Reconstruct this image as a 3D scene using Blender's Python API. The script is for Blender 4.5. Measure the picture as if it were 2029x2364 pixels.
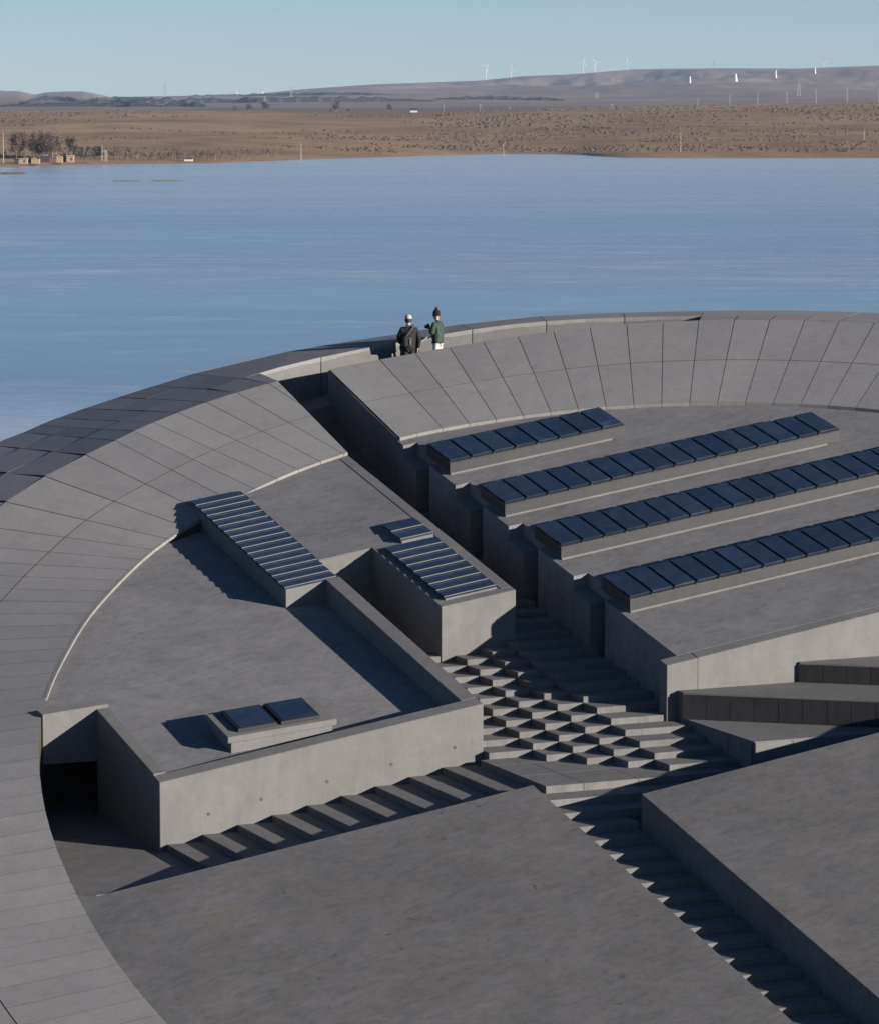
import bpy, bmesh, math, random
import numpy as np
from mathutils import Vector, noise, Matrix
random.seed(7)
S = bpy.context.scene
for o in list(bpy.data.objects): bpy.data.objects.remove(o)
COL = S.collection
rad = math.radians

# ------------------------------------------------------------------ camera
HC = 24.0                       # camera height above the lake
IW, IH, F, Y0 = 2029.0, 2364.0, 8388.0, 242.0
TH = math.atan((IH / 2 - Y0) / F)
cd = bpy.data.cameras.new('camera'); cam = bpy.data.objects.new('camera', cd); COL.objects.link(cam)
cam.location = (0, 0, HC); cam.rotation_euler = (math.pi / 2 - TH, 0, 0)
cd.sensor_fit = 'HORIZONTAL'; cd.sensor_width = 36.0; cd.lens = 36.0 * F / IW
cd.clip_start = 1.0; cd.clip_end = 60000
S.camera = cam
S.render.resolution_x, S.render.resolution_y = 878, 1024

# ------------------------------------------------------------------ sky and sun
SUN_AZ, SUN_EL = rad(117), rad(13.0)
sunv = Vector((math.sin(SUN_AZ) * math.cos(SUN_EL), math.cos(SUN_AZ) * math.cos(SUN_EL), math.sin(SUN_EL)))
wd = bpy.data.worlds.new('World'); S.world = wd; wd.use_nodes = True
nt = wd.node_tree; nt.nodes.clear()
sky = nt.nodes.new('ShaderNodeTexSky'); sky.sky_type = 'NISHITA'; sky.sun_disc = False
sky.sun_elevation = SUN_EL; sky.sun_rotation = SUN_AZ
sky.altitude = 1300; sky.air_density = 0.8; sky.dust_density = 0.0; sky.ozone_density = 4.0
bg = nt.nodes.new('ShaderNodeBackground'); bg.inputs['Strength'].default_value = 0.05
ow = nt.nodes.new('ShaderNodeOutputWorld')
nt.links.new(sky.outputs[0], bg.inputs[0]); nt.links.new(bg.outputs[0], ow.inputs[0])
sl = bpy.data.lights.new('sun', 'SUN'); sl.energy = 5.0; sl.angle = rad(0.5); sl.color = (1.0, 0.925, 0.86)
so = bpy.data.objects.new('sun', sl); COL.objects.link(so); so.rotation_euler = sunv.to_track_quat('Z', 'Y').to_euler()
so.location = sunv * 300
vs = S.view_settings; vs.view_transform = 'Standard'; vs.look = 'None'; vs.exposure = 0.95; vs.gamma = 1.0
vs.use_curve_mapping = False
S.render.engine = 'CYCLES'; S.cycles.max_bounces = 4; S.cycles.diffuse_bounces = 2; S.cycles.glossy_bounces = 3; S.cycles.volume_bounces = 0; S.cycles.caustics_reflective = False

# ------------------------------------------------------------------ coordinates
# grid of the building: a runs along its long walls (azimuth 66.6), b runs up the stairs (azimuth -23.4)
GA = rad(66.6); SA, CA = math.sin(GA), math.cos(GA)
L0, LX, LY = -31.1, .062, .261                  # roof plane, relative to the camera
LA = LX * SA + LY * CA; LB = -LX * CA + LY * SA
Q0, QX, QY = -29.155, .004, .2284           # lower roof plane
QA = QX * SA + QY * CA; QB = -QX * CA + QY * SA
def G(a, b, z): return (a * SA - b * CA, a * CA + b * SA, z + HC)
def zl(a, b): return L0 + LA * a + LB * b
def zq(a, b): return Q0 + QA * a + QB * b
def GL(a, b, o=0.0): return G(a, b, zl(a, b) + o)
def GQ(a, b, o=0.0): return G(a, b, zq(a, b) + o)
def AB(x, y): return (x * SA + y * CA, -x * CA + y * SA)
def ray(px, py):
    x = (px - IW / 2) / F; u = (IH / 2 - py) / F; c, s = math.cos(TH), math.sin(TH)
    return (x, c + u * s, -s + u * c)
def onplane(px, py, z0, gx, gy):
    r = ray(px, py); t = z0 / (r[2] - gx * r[0] - gy * r[1]); return (r[0] * t, r[1] * t, r[2] * t)

# ------------------------------------------------------------------ materials
MATS = {}
def nmat(name):
    m = bpy.data.materials.new(name); m.use_nodes = True; t = m.node_tree
    b = t.nodes['Principled BSDF']; MATS[name] = m
    return m, t, b
def N(t, typ, **kw):
    n = t.nodes.new(typ)
    for k, v in kw.items():
        if k.startswith('i_'):
            key = k[2:]
            n.inputs[int(key) if key.isdigit() else key].default_value = v
        else: setattr(n, k, v)
    return n
def ramp(t, src, stops):
    r = t.nodes.new('ShaderNodeValToRGB'); e = r.color_ramp.elements
    while len(e) < len(stops): e.new(0.5)
    for k, (p, c) in enumerate(stops):
        e[k].position = p; e[k].color = (c[0], c[1], c[2], 1) if len(c) == 3 else c
    t.links.new(src, r.inputs[0]); return r
def mixc(t, fac, a, b, mode='MIX'):
    m = t.nodes.new('ShaderNodeMix'); m.data_type = 'RGBA'; m.blend_type = mode
    for s, i in ((fac, 0), (a, 6), (b, 7)):
        if isinstance(s, (int, float)): m.inputs[i].default_value = s
        elif isinstance(s, tuple): m.inputs[i].default_value = (*s, 1)
        else: t.links.new(s, m.inputs[i])
    return m.outputs[2]
def coords(t, scale=(1, 1, 1), rot=(0, 0, 0)):
    g = t.nodes.new('ShaderNodeNewGeometry'); mp = t.nodes.new('ShaderNodeMapping')
    if rot[2]:
        mp.vector_type = 'TEXTURE'; scale = tuple(1 / q for q in scale)
    mp.inputs['Scale'].default_value = scale; mp.inputs['Rotation'].default_value = rot
    t.links.new(g.outputs['Position'], mp.inputs['Vector']); return mp.outputs[0]
def noise_(t, vec, scale, detail=6, rough=.6, dist=0.0):
    n = N(t, 'ShaderNodeTexNoise'); n.inputs['Scale'].default_value = scale; n.inputs['Detail'].default_value = detail
    n.inputs['Roughness'].default_value = rough; n.inputs['Distortion'].default_value = dist
    t.links.new(vec, n.inputs['Vector']); return n.outputs['Fac']
def bump(t, b, h, strength=.2, dist=.02):
    n = N(t, 'ShaderNodeBump'); n.inputs['Strength'].default_value = strength; n.inputs['Distance'].default_value = dist
    t.links.new(h, n.inputs['Height']); t.links.new(n.outputs[0], b.inputs['Normal'])

def concrete(name, col, mott=.16, stain=.10, streak=None, rough=.85, rot=0.0, objvar=0.0, grain=.08, warm=(0.0, 0.0, 0.0), spots=False):
    """trowelled concrete / cut stone: broad clouds, brushed streaks, fine grain, optional tone change from piece to piece"""
    m, t, b = nmat(name); col = tuple(q * .81 for q in col)
    P = coords(t)
    c0 = noise_(t, P, .45, 7, .66, .8)
    c1 = noise_(t, P, 2.6, 8, .7, .8)
    sv = coords(t, streak or (1, 1, 1), (0, 0, rot))
    c2 = noise_(t, sv, 3.2, 8, .74, .9)
    c3 = noise_(t, P, 38, 3, .6)
    dark = tuple(v * (1 - mott) for v in col); lite = tuple(min(1, v * (1 + mott)) for v in col)
    r = ramp(t, c0, [(.3, dark), (.7, lite)])
    r1 = ramp(t, c1, [(.32, (1 - mott * .8,) * 3), (.68, (1 + mott * .5,) * 3)])
    x = mixc(t, 1.0, r.outputs[0], r1.outputs[0], 'MULTIPLY')
    r2 = ramp(t, c2, [(.36, (1 - stain * 1.5, 1 - stain * 1.5, 1 - stain * 1.5)), (.52, (1, 1, 1)), (.72, (1 + stain * .6,) * 3)])
    x = mixc(t, 1.0, x, r2.outputs[0], 'MULTIPLY')
    r3 = ramp(t, c3, [(.25, (1 - grain,) * 3), (.75, (1 + grain,) * 3)])
    x = mixc(t, 1.0, x, r3.outputs[0], 'MULTIPLY')
    if spots:
        c5 = noise_(t, P, 5.5, 2, .5); r5 = ramp(t, c5, [(.70, (1, 1, 1)), (.76, (.62, .60, .58))])
        x = mixc(t, 1.0, x, r5.outputs[0], 'MULTIPLY')
        c6 = noise_(t, P, .9, 5, .7); r6 = ramp(t, c6, [(.52, (1, 1, 1)), (.72, (1.05, .93, .84))])
        x = mixc(t, 1.0, x, r6.outputs[0], 'MULTIPLY')
    if objvar:
        oi = t.nodes.new('ShaderNodeObjectInfo')
        r4 = ramp(t, oi.outputs['Random'], [(0, (1 - objvar, 1 - objvar, 1 - objvar * .9)), (1, (1 + objvar, 1 + objvar * .95, 1 + objvar * .85))])
        x = mixc(t, 1.0, x, r4.outputs[0], 'MULTIPLY')
    t.links.new(x, b.inputs['Base Color']); b.inputs['Roughness'].default_value = rough
    b.inputs['Specular IOR Level'].default_value = .25
    ad = N(t, 'ShaderNodeMath', operation='ADD'); t.links.new(c1, ad.inputs[0]); t.links.new(c3, ad.inputs[1])
    bump(t, b, ad.outputs[0], .25, .008)
    return m
WALL = concrete('wall_concrete', (.176, .170, .162), .10, .055, (.8, .8, .22))
ROOF = concrete('roof_concrete', (.204, .199, .199), .16, .15, (.8, 2.2, 1), rot=rad(38), rough=.8, spots=False)
SLAB = concrete('slab_concrete', (.168, .161, .155), .15, .14, (.7, 1.8, 1), rot=rad(35), rough=.8, spots=True)
STONE = concrete('panel_stone', (.264, .255, .249), .07, .06, (1, 1, 1), objvar=.045, grain=.11)
SLATE = concrete('outer_stone', (.20, .207, .225), .08, .06, (1, 1, 1), objvar=.11, grain=.10)
STEP = concrete('step_stone', (.172, .166, .159), .10, .12, (1.5, 1.5, .5), objvar=.06)
DARKST_SHADE = concrete('dark_stone_and_shade', (.034, .034, .037), .15, .18, (2, 2, .4), objvar=.08)  # terrace facing stone; on the court interior it stands in for shade
JOINT = concrete('joint_mortar', (.075, .060, .046), .1, .1)
KERB = concrete('kerb_stone', (.25, .238, .22), .07, .08, objvar=.05)
METAL = concrete('zinc_cladding', (.034, .035, .036), .08, .14, (2.0, 2.0, .25), rough=.45)

def plain(name, col, rough=.6, metal=0.0, spec=.4, var=.12, scale=30):
    m, t, b = nmat(name); c = noise_(t, coords(t), scale, 4)
    r = ramp(t, c, [(.3, tuple(v * (1 - var) for v in col)), (.7, tuple(min(1, v * (1 + var)) for v in col))])
    t.links.new(r.outputs[0], b.inputs['Base Color']); b.inputs['Roughness'].default_value = rough
    b.inputs['Metallic'].default_value = metal; b.inputs['Specular IOR Level'].default_value = spec
    return m
def glassmat():
    m, t, b = nmat('skylight_glass'); P = coords(t)
    c = noise_(t, P, 2.2, 4, .6, 1.0)
    r = ramp(t, c, [(.42, (.013, .020, .036)), (.62, (.022, .032, .050)), (.8, (.050, .062, .078))])
    oi = t.nodes.new('ShaderNodeObjectInfo'); r4 = ramp(t, oi.outputs['Random'], [(0, (.7, .7, .75)), (1, (1.35, 1.3, 1.25))])
    t.links.new(mixc(t, 1.0, r.outputs[0], r4.outputs[0], 'MULTIPLY'), b.inputs['Base Color'])
    c2 = noise_(t, P, 3.5, 5, .7, .6); r2 = ramp(t, c2, [(.4, (.06,) * 3), (.75, (.20,) * 3)])
    t.links.new(r2.outputs[0], b.inputs['Roughness']); b.inputs['IOR'].default_value = 1.55
    b.inputs['Specular IOR Level'].default_value = .9
    return m
GLASS = glassmat()
DARKFR = plain('dark_frame', (.006, .006, .008), .6)  # near-black, with the shadow in the gaps between panes put into the colour
ALU = plain('pale_aluminium', (.12, .115, .105), .5, .0)
BLACK = plain('anchor_iron', (.095, .088, .080), .8)

# ------------------------------------------------------------------ object helpers
def tag(o, label=None, cat=None, group=None, kind=None):
    if label: o['label'] = label
    if cat: o['category'] = cat
    if group: o['group'] = group
    if kind: o['kind'] = kind
    return o
def root(name, loc, label=None, cat=None, group=None, kind=None):
    o = bpy.data.objects.new(name, None); o.empty_display_size = .3; o.location = loc; COL.objects.link(o)
    return tag(o, label, cat, group, kind)
def rorigin(p):
    v = Vector((0, 0, 0))
    while p is not None: v = v + p.location; p = p.parent
    return v
def mesh(name, verts, faces, mat, parent=None, smooth=False, loc=None, **tags):
    me = bpy.data.meshes.new(name)
    off = rorigin(parent) if parent is not None else (Vector(loc) if loc is not None else Vector((0, 0, 0)))
    me.from_pydata([(v[0] - off[0], v[1] - off[1], v[2] - off[2]) for v in verts], [], faces)
    me.materials.append(mat); me.update()
    if smooth:
        for p in me.polygons: p.use_smooth = True
    o = bpy.data.objects.new(name, me); COL.objects.link(o)
    if parent is not None: o.parent = parent
    elif loc is not None: o.location = loc
    return tag(o, **tags)
def bevel(o, w=.012, seg=1):
    m = o.modifiers.new('bevel', 'BEVEL'); m.width = w; m.segments = seg; m.limit_method = 'ANGLE'; m.angle_limit = rad(40)
    return o
def ccw(top):
    s = sum(top[i][0] * top[(i + 1) % len(top)][1] - top[(i + 1) % len(top)][0] * top[i][1] for i in range(len(top)))
    return top if s > 0 else top[::-1]
def prism_vf(top, bot):
    """top: list of 3D points in plan order; bot: a level or a list of levels"""
    n = len(top); s = sum(top[i][0] * top[(i + 1) % n][1] - top[(i + 1) % n][0] * top[i][1] for i in range(n))
    if s < 0:
        top = top[::-1]
        if isinstance(bot, list): bot = bot[::-1]
    bz = bot if isinstance(bot, list) else [bot] * n
    v = list(top) + [(p[0], p[1], z) for p, z in zip(top, bz)]
    f = [tuple(range(n)), tuple(range(2 * n - 1, n - 1, -1))]
    f += [(i, i + n, (i + 1) % n + n, (i + 1) % n) for i in range(n)]
    return v, f
def prism(name, top, bot, mat, parent=None, bev=0, **tags):
    v, f = prism_vf(top, bot); o = mesh(name, v, f, mat, parent, **tags)
    if bev: bevel(o, bev)
    return o
def gpoly(ab, fn, off=0.0): return [fn(a, b, off) for a, b in ab]
def rect(a0, a1, b0, b1): return [(a0, b0), (a1, b0), (a1, b1), (a0, b1)]
ZB = -17.0 + HC          # underside of the building masses

# ------------------------------------------------------------------ the crater ring: plan curve of its inner kerb
curbpx = [(804.7,1050),(777,1056),(735.8,1071.7),(684.6,1091.4),(635.8,1109),(590.6,1130.7),(571,1142.5),(417,1229),(397.6,1241),(366,1264.6),(338.6,1288),(305,1316.5),(277.6,1347),(248,1378.7),(200.8,1428),(159.7,1500),(135.5,1545.9),(110.5,1593.8),(98,1633),(89.6,1679),(86.7,1725),(88.4,1766.8),(92.6,1825),(100,1875),(110.5,1921),(127,1965),(143.8,2006.5),(171.8,2069),(204.3,2129.5),(231.4,2179.6),(264.7,2229.6),(302,2279.6),(352,2338),(371,2364)]
wlowpx = [(932.7,1010),(1016,995),(1081,984),(1146,973.3),(1212,963.5),(1276.4,956.8),(1340,948),(1403.7,944),(1467,938.6),(1528.8,937),(1591,934.5),(1651.8,933.7),(1714,933.7),(1777.6,935.8),(1839,937.8),(1902,939.9),(1972,946)]
pts = []
for i, p in enumerate(curbpx):
    if i <= 6: o = (L0, LX, LY)
    elif i <= 19: o = (Q0, QX, QY)
    else:
        k = min(1, (i - 19) / 7.0); o = (Q0 * (1 - k) + (L0 - .40) * k, QX * (1 - k) + LX * k, QY * (1 - k) + LY * k)
    pts.append(onplane(p[0], p[1], *o))
pts = pts[::-1] + [onplane(p[0], p[1], L0, LX, LY) for p in wlowpx]
# carry the curve on outside the frame at both ends
d0 = np.array(pts[0]); d1 = np.array(pts[3]); st = (d0 - d1) / np.linalg.norm((d0 - d1)[:2])
ext = []
ang = math.atan2(st[1], st[0]); P = d0[:2].copy()
for k in range(12):
    ang += .055; P = P + np.array((math.cos(ang), math.sin(ang))) * .8
    ext.append((P[0], P[1], L0 - .40 + LX * P[0] + LY * P[1]))
e0 = np.array(pts[-1]); e1 = np.array(pts[-4]); st = (e0 - e1) / np.linalg.norm((e0 - e1)[:2])
ang = math.atan2(st[1], st[0]); P = e0[:2].copy(); ext2 = []
for k in range(9):
    ang -= .085; P = P + np.array((math.cos(ang), math.sin(ang))) * .8
    ext2.append((P[0], P[1], L0 + LX * P[0] + LY * P[1]))
pts = np.array(ext[::-1] + [tuple(p) for p in pts] + ext2)
def resample(p, step):
    s = np.concatenate([[0], np.cumsum(np.hypot(*np.diff(p[:, :2], axis=0).T))])
    q = np.arange(0, s[-1], step); return np.stack([np.interp(q, s, p[:, k]) for k in range(3)], -1)
def smoothc(p, n):
    for _ in range(n):
        q = p.copy(); q[1:-1] = (p[:-2] + 2 * p[1:-1] + p[2:]) / 4; p = q
    return p
curve = smoothc(resample(pts, .1), 160); curve = resample(curve, .1)
SN = len(curve); SLEN = (SN - 1) * .1
tang = np.gradient(curve[:, :2], axis=0); tang /= np.hypot(*tang.T)[:, None]
nrm = np.stack([-tang[:, 1], tang[:, 0]], -1)      # outward (left of travel, travel runs from lower left to right)
nrm = np.stack([smoothc(nrm[:, :1], 60)[:, 0], smoothc(nrm[:, 1:], 60)[:, 0]], -1); nrm /= np.hypot(*nrm.T)[:, None]
def cpt(s):
    x = min(max(s / .1, 0), SN - 1.001); i = int(x); f = x - i
    return curve[i] * (1 - f) + curve[i + 1] * f, nrm[i] * (1 - f) + nrm[i + 1] * f
JS = .69                                            # joint spacing along the kerb
# phase the joints on the kerb point (0.02, 88.72)
s_ref = float(np.argmin(np.hypot(curve[:, 0] - .02, curve[:, 1] - 88.72))) * .1
s_a = float(np.argmin(np.hypot(curve[:, 0] + 4.3, curve[:, 1] - 85.5))) * .1
s_b = float(np.argmin(np.hypot(curve[:, 0] + 6.6, curve[:, 1] - 81.7))) * .1
RW = 4.6                                            # width of the inner slope
CRS = [0, 20, 31, 32.3, 33.15, 34, 35.6, 38.2, 40.6, 42, 43.6, 45.7, 58]
CRH = [-.1, -.3, -.33, -.31, -.24, -.13, -.01, .05, -.06, -.02, .08, .15, .17]
SGRID = np.arange(-5, 70, .1)
def soft(xs, ys, n=250): return smoothc(np.interp(SGRID, xs, ys)[:, None], n)[:, 0]
CRT = soft(CRS, CRH)
POT = soft([32, 34, 36, 38, 39.3, 40.6, 42.6, 43.5, 45, 46, 50], [0, -.01, -.06, -.03, .12, .20, .24, .23, .14, .04, .03], 120)
OST = soft([34, 36, 39, 40], [.0, -.045, -.03, .03], 120)
def hcrest(s):
    t = min(max((s - s_b) / (s_a - s_b), 0), 1); t = t * t * (3 - 2 * t); return .12 + (.46 - .12) * t + float(np.interp(s, SGRID, CRT))
def po(s): return float(np.interp(s, SGRID, POT))
def ringp(o, s, lift=0.0):
    c, n = cpt(s)
    x, y = c[0] + n[0] * min(o, RW), c[1] + n[1] * min(o, RW)
    ze = c[2] + .08
    cx, cy = c[0] + n[0] * RW, c[1] + n[1] * RW
    zc = L0 + LX * cx + LY * cy + hcrest(s)
    if o <= RW: z = ze + (zc - ze) * (o / RW)
    else:
        x, y = c[0] + n[0] * o, c[1] + n[1] * o
        z = zc + po(s) * min(1.0, (o - RW) / 1.3) + float(np.interp(s, SGRID, OST)) * max(0, o - 5.9)
    return (x, y, z + HC + lift)
def clip(poly, f):
    out = []
    for i in range(len(poly)):
        p, q = poly[i], poly[(i + 1) % len(poly)]; fp, fq = f(p), f(q)
        if fp >= 0: out.append(p)
        if (fp >= 0) != (fq >= 0):
            t = fp / (fp - fq); out.append(tuple(p[k] + (q[k] - p[k]) * t for k in range(3)))
    return out
A_STAIR, A_WEDGE = 32.68, 34.15
def agrid(p): return p[0] * SA + p[1] * CA
def inset(poly, g):
    c = np.mean([p[:2] for p in poly], axis=0); n = len(poly); out = []
    P2 = [np.array(p[:2]) for p in poly]
    area = sum(P2[i][0] * P2[(i + 1) % n][1] - P2[(i + 1) % n][0] * P2[i][1] for i in range(n))
    sg = 1 if area > 0 else -1
    for i in range(n):
        a, b_, d = P2[i - 1], P2[i], P2[(i + 1) % n]
        e1 = b_ - a; e2 = d - b_; l1, l2 = np.linalg.norm(e1), np.linalg.norm(e2)
        if l1 < 1e-5 or l2 < 1e-5: out.append(poly[i]); continue
        n1 = np.array((-e1[1], e1[0])) / l1 * sg; n2 = np.array((-e2[1], e2[0])) / l2 * sg
        m = n1 + n2; dd = max(.35, float(np.dot(m, m)) / 2)
        q = b_ + m * g / dd; out.append((q[0], q[1], poly[i][2]))
    return out
def polyarea(p):
    return abs(sum(p[i][0] * p[(i + 1) % len(p)][1] - p[(i + 1) % len(p)][0] * p[i][1] for i in range(len(p)))) / 2

class Body:
    def __init__(self): self.v = []; self.f = []
    def add(self, v, f):
        n = len(self.v); self.v += v; self.f += [tuple(i + n for i in q) for q in f]
def ring_cells(parent, courses, smin, smax, half, mat, body, name, low=-3.2, gap=.011, th=.016, first=None, jit=0.0):
    k0 = math.floor((smin - s_ref) / JS); k1 = math.ceil((smax - s_ref) / JS)
    for k in range(k0, k1):
        sa, sb = s_ref + k * JS, s_ref + (k + 1) * JS
        if sa < 0 or sb > SLEN: continue
        if first is not None:
            if k < first: continue
            if k == first: sa -= 2.2 * JS
        for (o0, o1) in courses:
            nn_ = 5 if (first is not None and k == first) else 2
            poly = [ringp(o0, q) for q in np.linspace(sa, sb, nn_)] + [ringp(o1, q) for q in np.linspace(sb, sa, nn_)]
            ga, go = (.007 if o0 < RW else .013), (.012 if o0 > 0 else 0.0); ge = .012 if o1 != RW else .006
            top = [ringp(o0 + go, q) for q in np.linspace(sa + ga, sb - ga, nn_)] + [ringp(o1 - ge, q) for q in np.linspace(sb - ga, sa + ga, nn_)]
            for h in half:
                poly = clip(poly, h) if len(poly) >= 3 else poly; top = clip(top, h) if len(top) >= 3 else top
            if len(poly) < 3 or polyarea(poly) < .03 or len(top) < 3: continue
            tj = random.uniform(-jit, jit); tk = random.uniform(-jit, jit)
            if jit: top = [(p[0], p[1], p[2] + (tj if i < 2 else tk)) for i, p in enumerate(top)]
            if len(top) >= 4 and o0 >= RW:          # each panel is a flat slab
                M_ = np.array([(1, p[0] - top[0][0], p[1] - top[0][1]) for p in top]); sol = np.linalg.lstsq(M_, np.array([p[2] for p in top]), rcond=None)[0]
                top = [(p[0], p[1], float(m_ @ sol)) for p, m_ in zip(top, M_)]
            v, f = prism_vf(top, [p[2] - th - .04 for p in top]); po_ = mesh(name, v, f, mat, parent)
            po_.data.materials.append(JOINT)
            for q_ in po_.data.polygons[1:]: q_.material_index = 1
            low_ = [(p[0], p[1], p[2] - th - (.022 if o0 >= RW else .012)) for p in poly]
            body.add(*prism_vf(low_, [p[2] + low for p in poly]))

s_end = float(np.argmax(curve[:, 0] * SA + curve[:, 1] * CA > A_STAIR)) * .1
ring = root('stone_ring', (curve[200][0], curve[200][1], ZB), 'curved grey stone ring roof sweeping down the left side of the picture', 'roof')
bd = Body()
ring_cells(ring, [(0.0, 2.3), (2.3, RW)], 0.5, s_end + 5, [lambda p: A_STAIR - agrid(p)], STONE, bd, 'stone_panel')
# outer slope of the ring, towards the lake
OC = [(RW, 5.9), (5.9, 7.2), (7.2, 8.5)]
ring_cells(ring, OC[:1], 0.5, s_end + 6, [lambda p: A_STAIR - agrid(p)], SLATE, bd, 'outer_panel', jit=.004)
K_PAR = math.ceil((s_end + .2 - s_ref) / JS)
ring_cells(ring, OC[1:], 0.5, s_ref + K_PAR * JS - .01, [], SLATE, bd, 'outer_panel', jit=.004)
mesh('ring_core', bd.v, bd.f, JOINT, ring)
# kerb stones along the inner edge
def kerb_run(parent, s0, s1, half=None, th=.07):
    k0 = math.ceil((s0 - s_ref) / JS); k1 = math.floor((s1 - s_ref) / JS)
    for k in range(k0, k1):
        sa, sb = s_ref + k * JS + .006, s_ref + (k + 1) * JS - .006
        p = [ringp(-.035, sa, .004), ringp(-.035, sb, .004), ringp(.035, sb, .004), ringp(.035, sa, .004)]
        if half: p = clip(p, half)
        if len(p) < 3: continue
        v, f = prism_vf(p, [q[2] - th for q in p]); mesh('kerb_stone', v, f, KERB, parent)
s_open = float(np.argmin(np.hypot(curve[:, 0] - pts[len(ext) + 33 - 18][0], curve[:, 1] - pts[len(ext) + 33 - 18][1]))) * .1
kerb_run(ring, s_open, s_end + .8, lambda p: A_STAIR - agrid(p))

wedge = root('stone_ring_segment', (curve[-120][0], curve[-120][1], ZB), 'curved stone ring segment with two rows of large panels above the long skylight rows', 'roof')
bw = Body()
ring_cells(wedge, [(0.0, 2.3), (2.3, RW)], s_end - 3, SLEN - .2, [lambda p: agrid(p) - A_WEDGE], STONE, bw, 'stone_panel', first=-1)
s_wend = float(np.argmin(np.abs(curve[:, 0] - 6.35) + 100 * (curve[:, 1] < 80))) * .1
ring_cells(wedge, OC[:1], s_wend, SLEN - .2, [lambda p: agrid(p) - A_WEDGE], STONE, bw, 'outer_panel', jit=.006)
mesh('segment_core', bw.v, bw.f, JOINT, wedge)
kerb_run(wedge, s_end - 1, SLEN - .3, lambda p: agrid(p) - A_WEDGE, th=.11)

# facing slabs on the end of the segment, towards the stair
def end_pt(o):
    s_ = min(np.arange(s_end - 3, s_end + 6, .02), key=lambda q: abs(agrid(ringp(o, q)) - A_WEDGE)); return ringp(o, s_)
ep = [end_pt(o) for o in np.linspace(.02, RW - .02, 7)]
for i in range(6):
    p, q = np.array(ep[i]), np.array(ep[i + 1]); d_ = (q - p) / np.linalg.norm((q - p)[:2]); p = p + d_ * .008; q = q - d_ * .008
    n_ = np.array((SA, CA, 0)) * .05
    t4 = [tuple(p - n_), tuple(q - n_), tuple(q - n_ * .1), tuple(p - n_ * .1)]
    prism('end_facing', [(u[0], u[1], u[2] - .03) for u in t4], [u[2] - 2.6 for u in t4], WALL, wedge)
# parapet wall of the walkway: broad coping stones on a bright inner face
para = root('parapet_wall', (0, 97, ZB), 'low curved stone parapet with broad coping along the rim walkway above the lake', 'wall')
bp = Body()
parap = ringp
def oo_(s): return float(np.interp(s, [s_ref + K_PAR * JS, s_ref + K_PAR * JS + 3.0], [8.5, 7.4]))
def para_cells():
    k0 = K_PAR; k1 = math.ceil((SLEN - .2 - s_ref) / JS)
    for k in range(k0, k1, 2):
        sa, sb = s_ref + k * JS, min(s_ref + (k + 2) * JS, SLEN)
        if sa < 0: continue
        sm = (sa + sb) / 2
        poly = [parap(5.9, sa), parap(5.9, sm), parap(5.9, sb), parap(oo_(sb), sb), parap(oo_(sm), sm), parap(oo_(sa), sa)]
        top = inset(poly, .012)
        v, f = prism_vf(top, [p[2] - .11 for p in top]); mesh('coping_stone', v, f, STONE, para)
        # facing slab on the walkway side
        a, b_ = parap(5.925, sa + .008), parap(5.925, sb - .008); c, d = parap(5.985, sb - .008), parap(5.985, sa + .008)
        v, f = prism_vf([(q[0], q[1], q[2] - .085) for q in (a, b_, c, d)], [q[2] - 1.3 for q in (a, b_, c, d)])
        mesh('facing_slab', v, f, WALL, para)
        low = [parap(5.975, sa), parap(5.975, sb), parap(oo_(sb) - .05, sb), parap(oo_(sa) - .05, sa)]
        low = [(p[0], p[1], p[2] - .056) for p in low]
        bp.add(*prism_vf(low, [p[2] - 4.0 for p in low]))
para_cells()
mesh('parapet_core', bp.v, bp.f, JOINT, para)
# walkway floor between the ring segment and the parapet
bwk = Body()
k0 = math.floor((s_end - 1 - s_ref) / JS); k1 = math.ceil((s_wend - s_ref) / JS)
for k in range(k0, k1):
    sa, sb = s_ref + k * JS, s_ref + (k + 1) * JS
    p = [ringp(RW - .4, sa), ringp(RW - .4, sb), ringp(5.93, sb), ringp(5.93, sa)]
    p = [(q[0], q[1], parap(5.9, (sa if j in (0, 3) else sb))[2] - 1.0) for j, q in enumerate(p)]
    p = clip(p, lambda q: agrid(q) - A_STAIR)
    if len(p) >= 3: bwk.add(*prism_vf(p, [q[2] - 2 for q in p]))
mesh('walkway', bwk.v, bwk.f, STEP, kind='structure')

# ------------------------------------------------------------------ left pavilion
lp = root('left_pavilion', G(26, 70, ZB - HC), 'low concrete pavilion with sunken sloping roof inside the ring on the left', 'building')
AW0, AW1, BF = 22.77, 29.70, 66.40
# roof sheet (lower roof), running in under the ring
i0 = int(s_open / .1); i1 = int(s_b / .1) + 8
qp = [(AW0 + .05, BF + .05), (AW1 - .06, BF + .05), (AW1 - .06, 80.3)]
cq = [AB(curve[i][0] + nrm[i][0] * .3, curve[i][1] + nrm[i][1] * .3) for i in range(i1, i0 - 1, -6)]
cq = [p for p in cq if p[1] > 70.45]
qp += cq + [(cq[-1][0], 70.36), (AW0 + .05, 70.36)]
prism('roof', gpoly(qp, GQ), [p[2] - .3 for p in gpoly(qp, GQ)], ROOF, lp)
prism('front_wall', gpoly(rect(AW0, AW1, BF, BF + .36), GL), ZB, WALL, lp, .012)
prism('side_parapet', gpoly(rect(AW1 - .34, AW1 - .002, BF + .362, 74.20), GL), ZB, WALL, lp, .012)
pz = gpoly([(AW0 + .002, BF + .362), (AW0 + .26, BF + .362), (AW0 + .26, 70.34), (AW0 + .002, 70.34)], GQ)
prism('end_wall', [(p[0], p[1], p[2] + .052) for p in pz], ZB, WALL, lp, .01)
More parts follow.
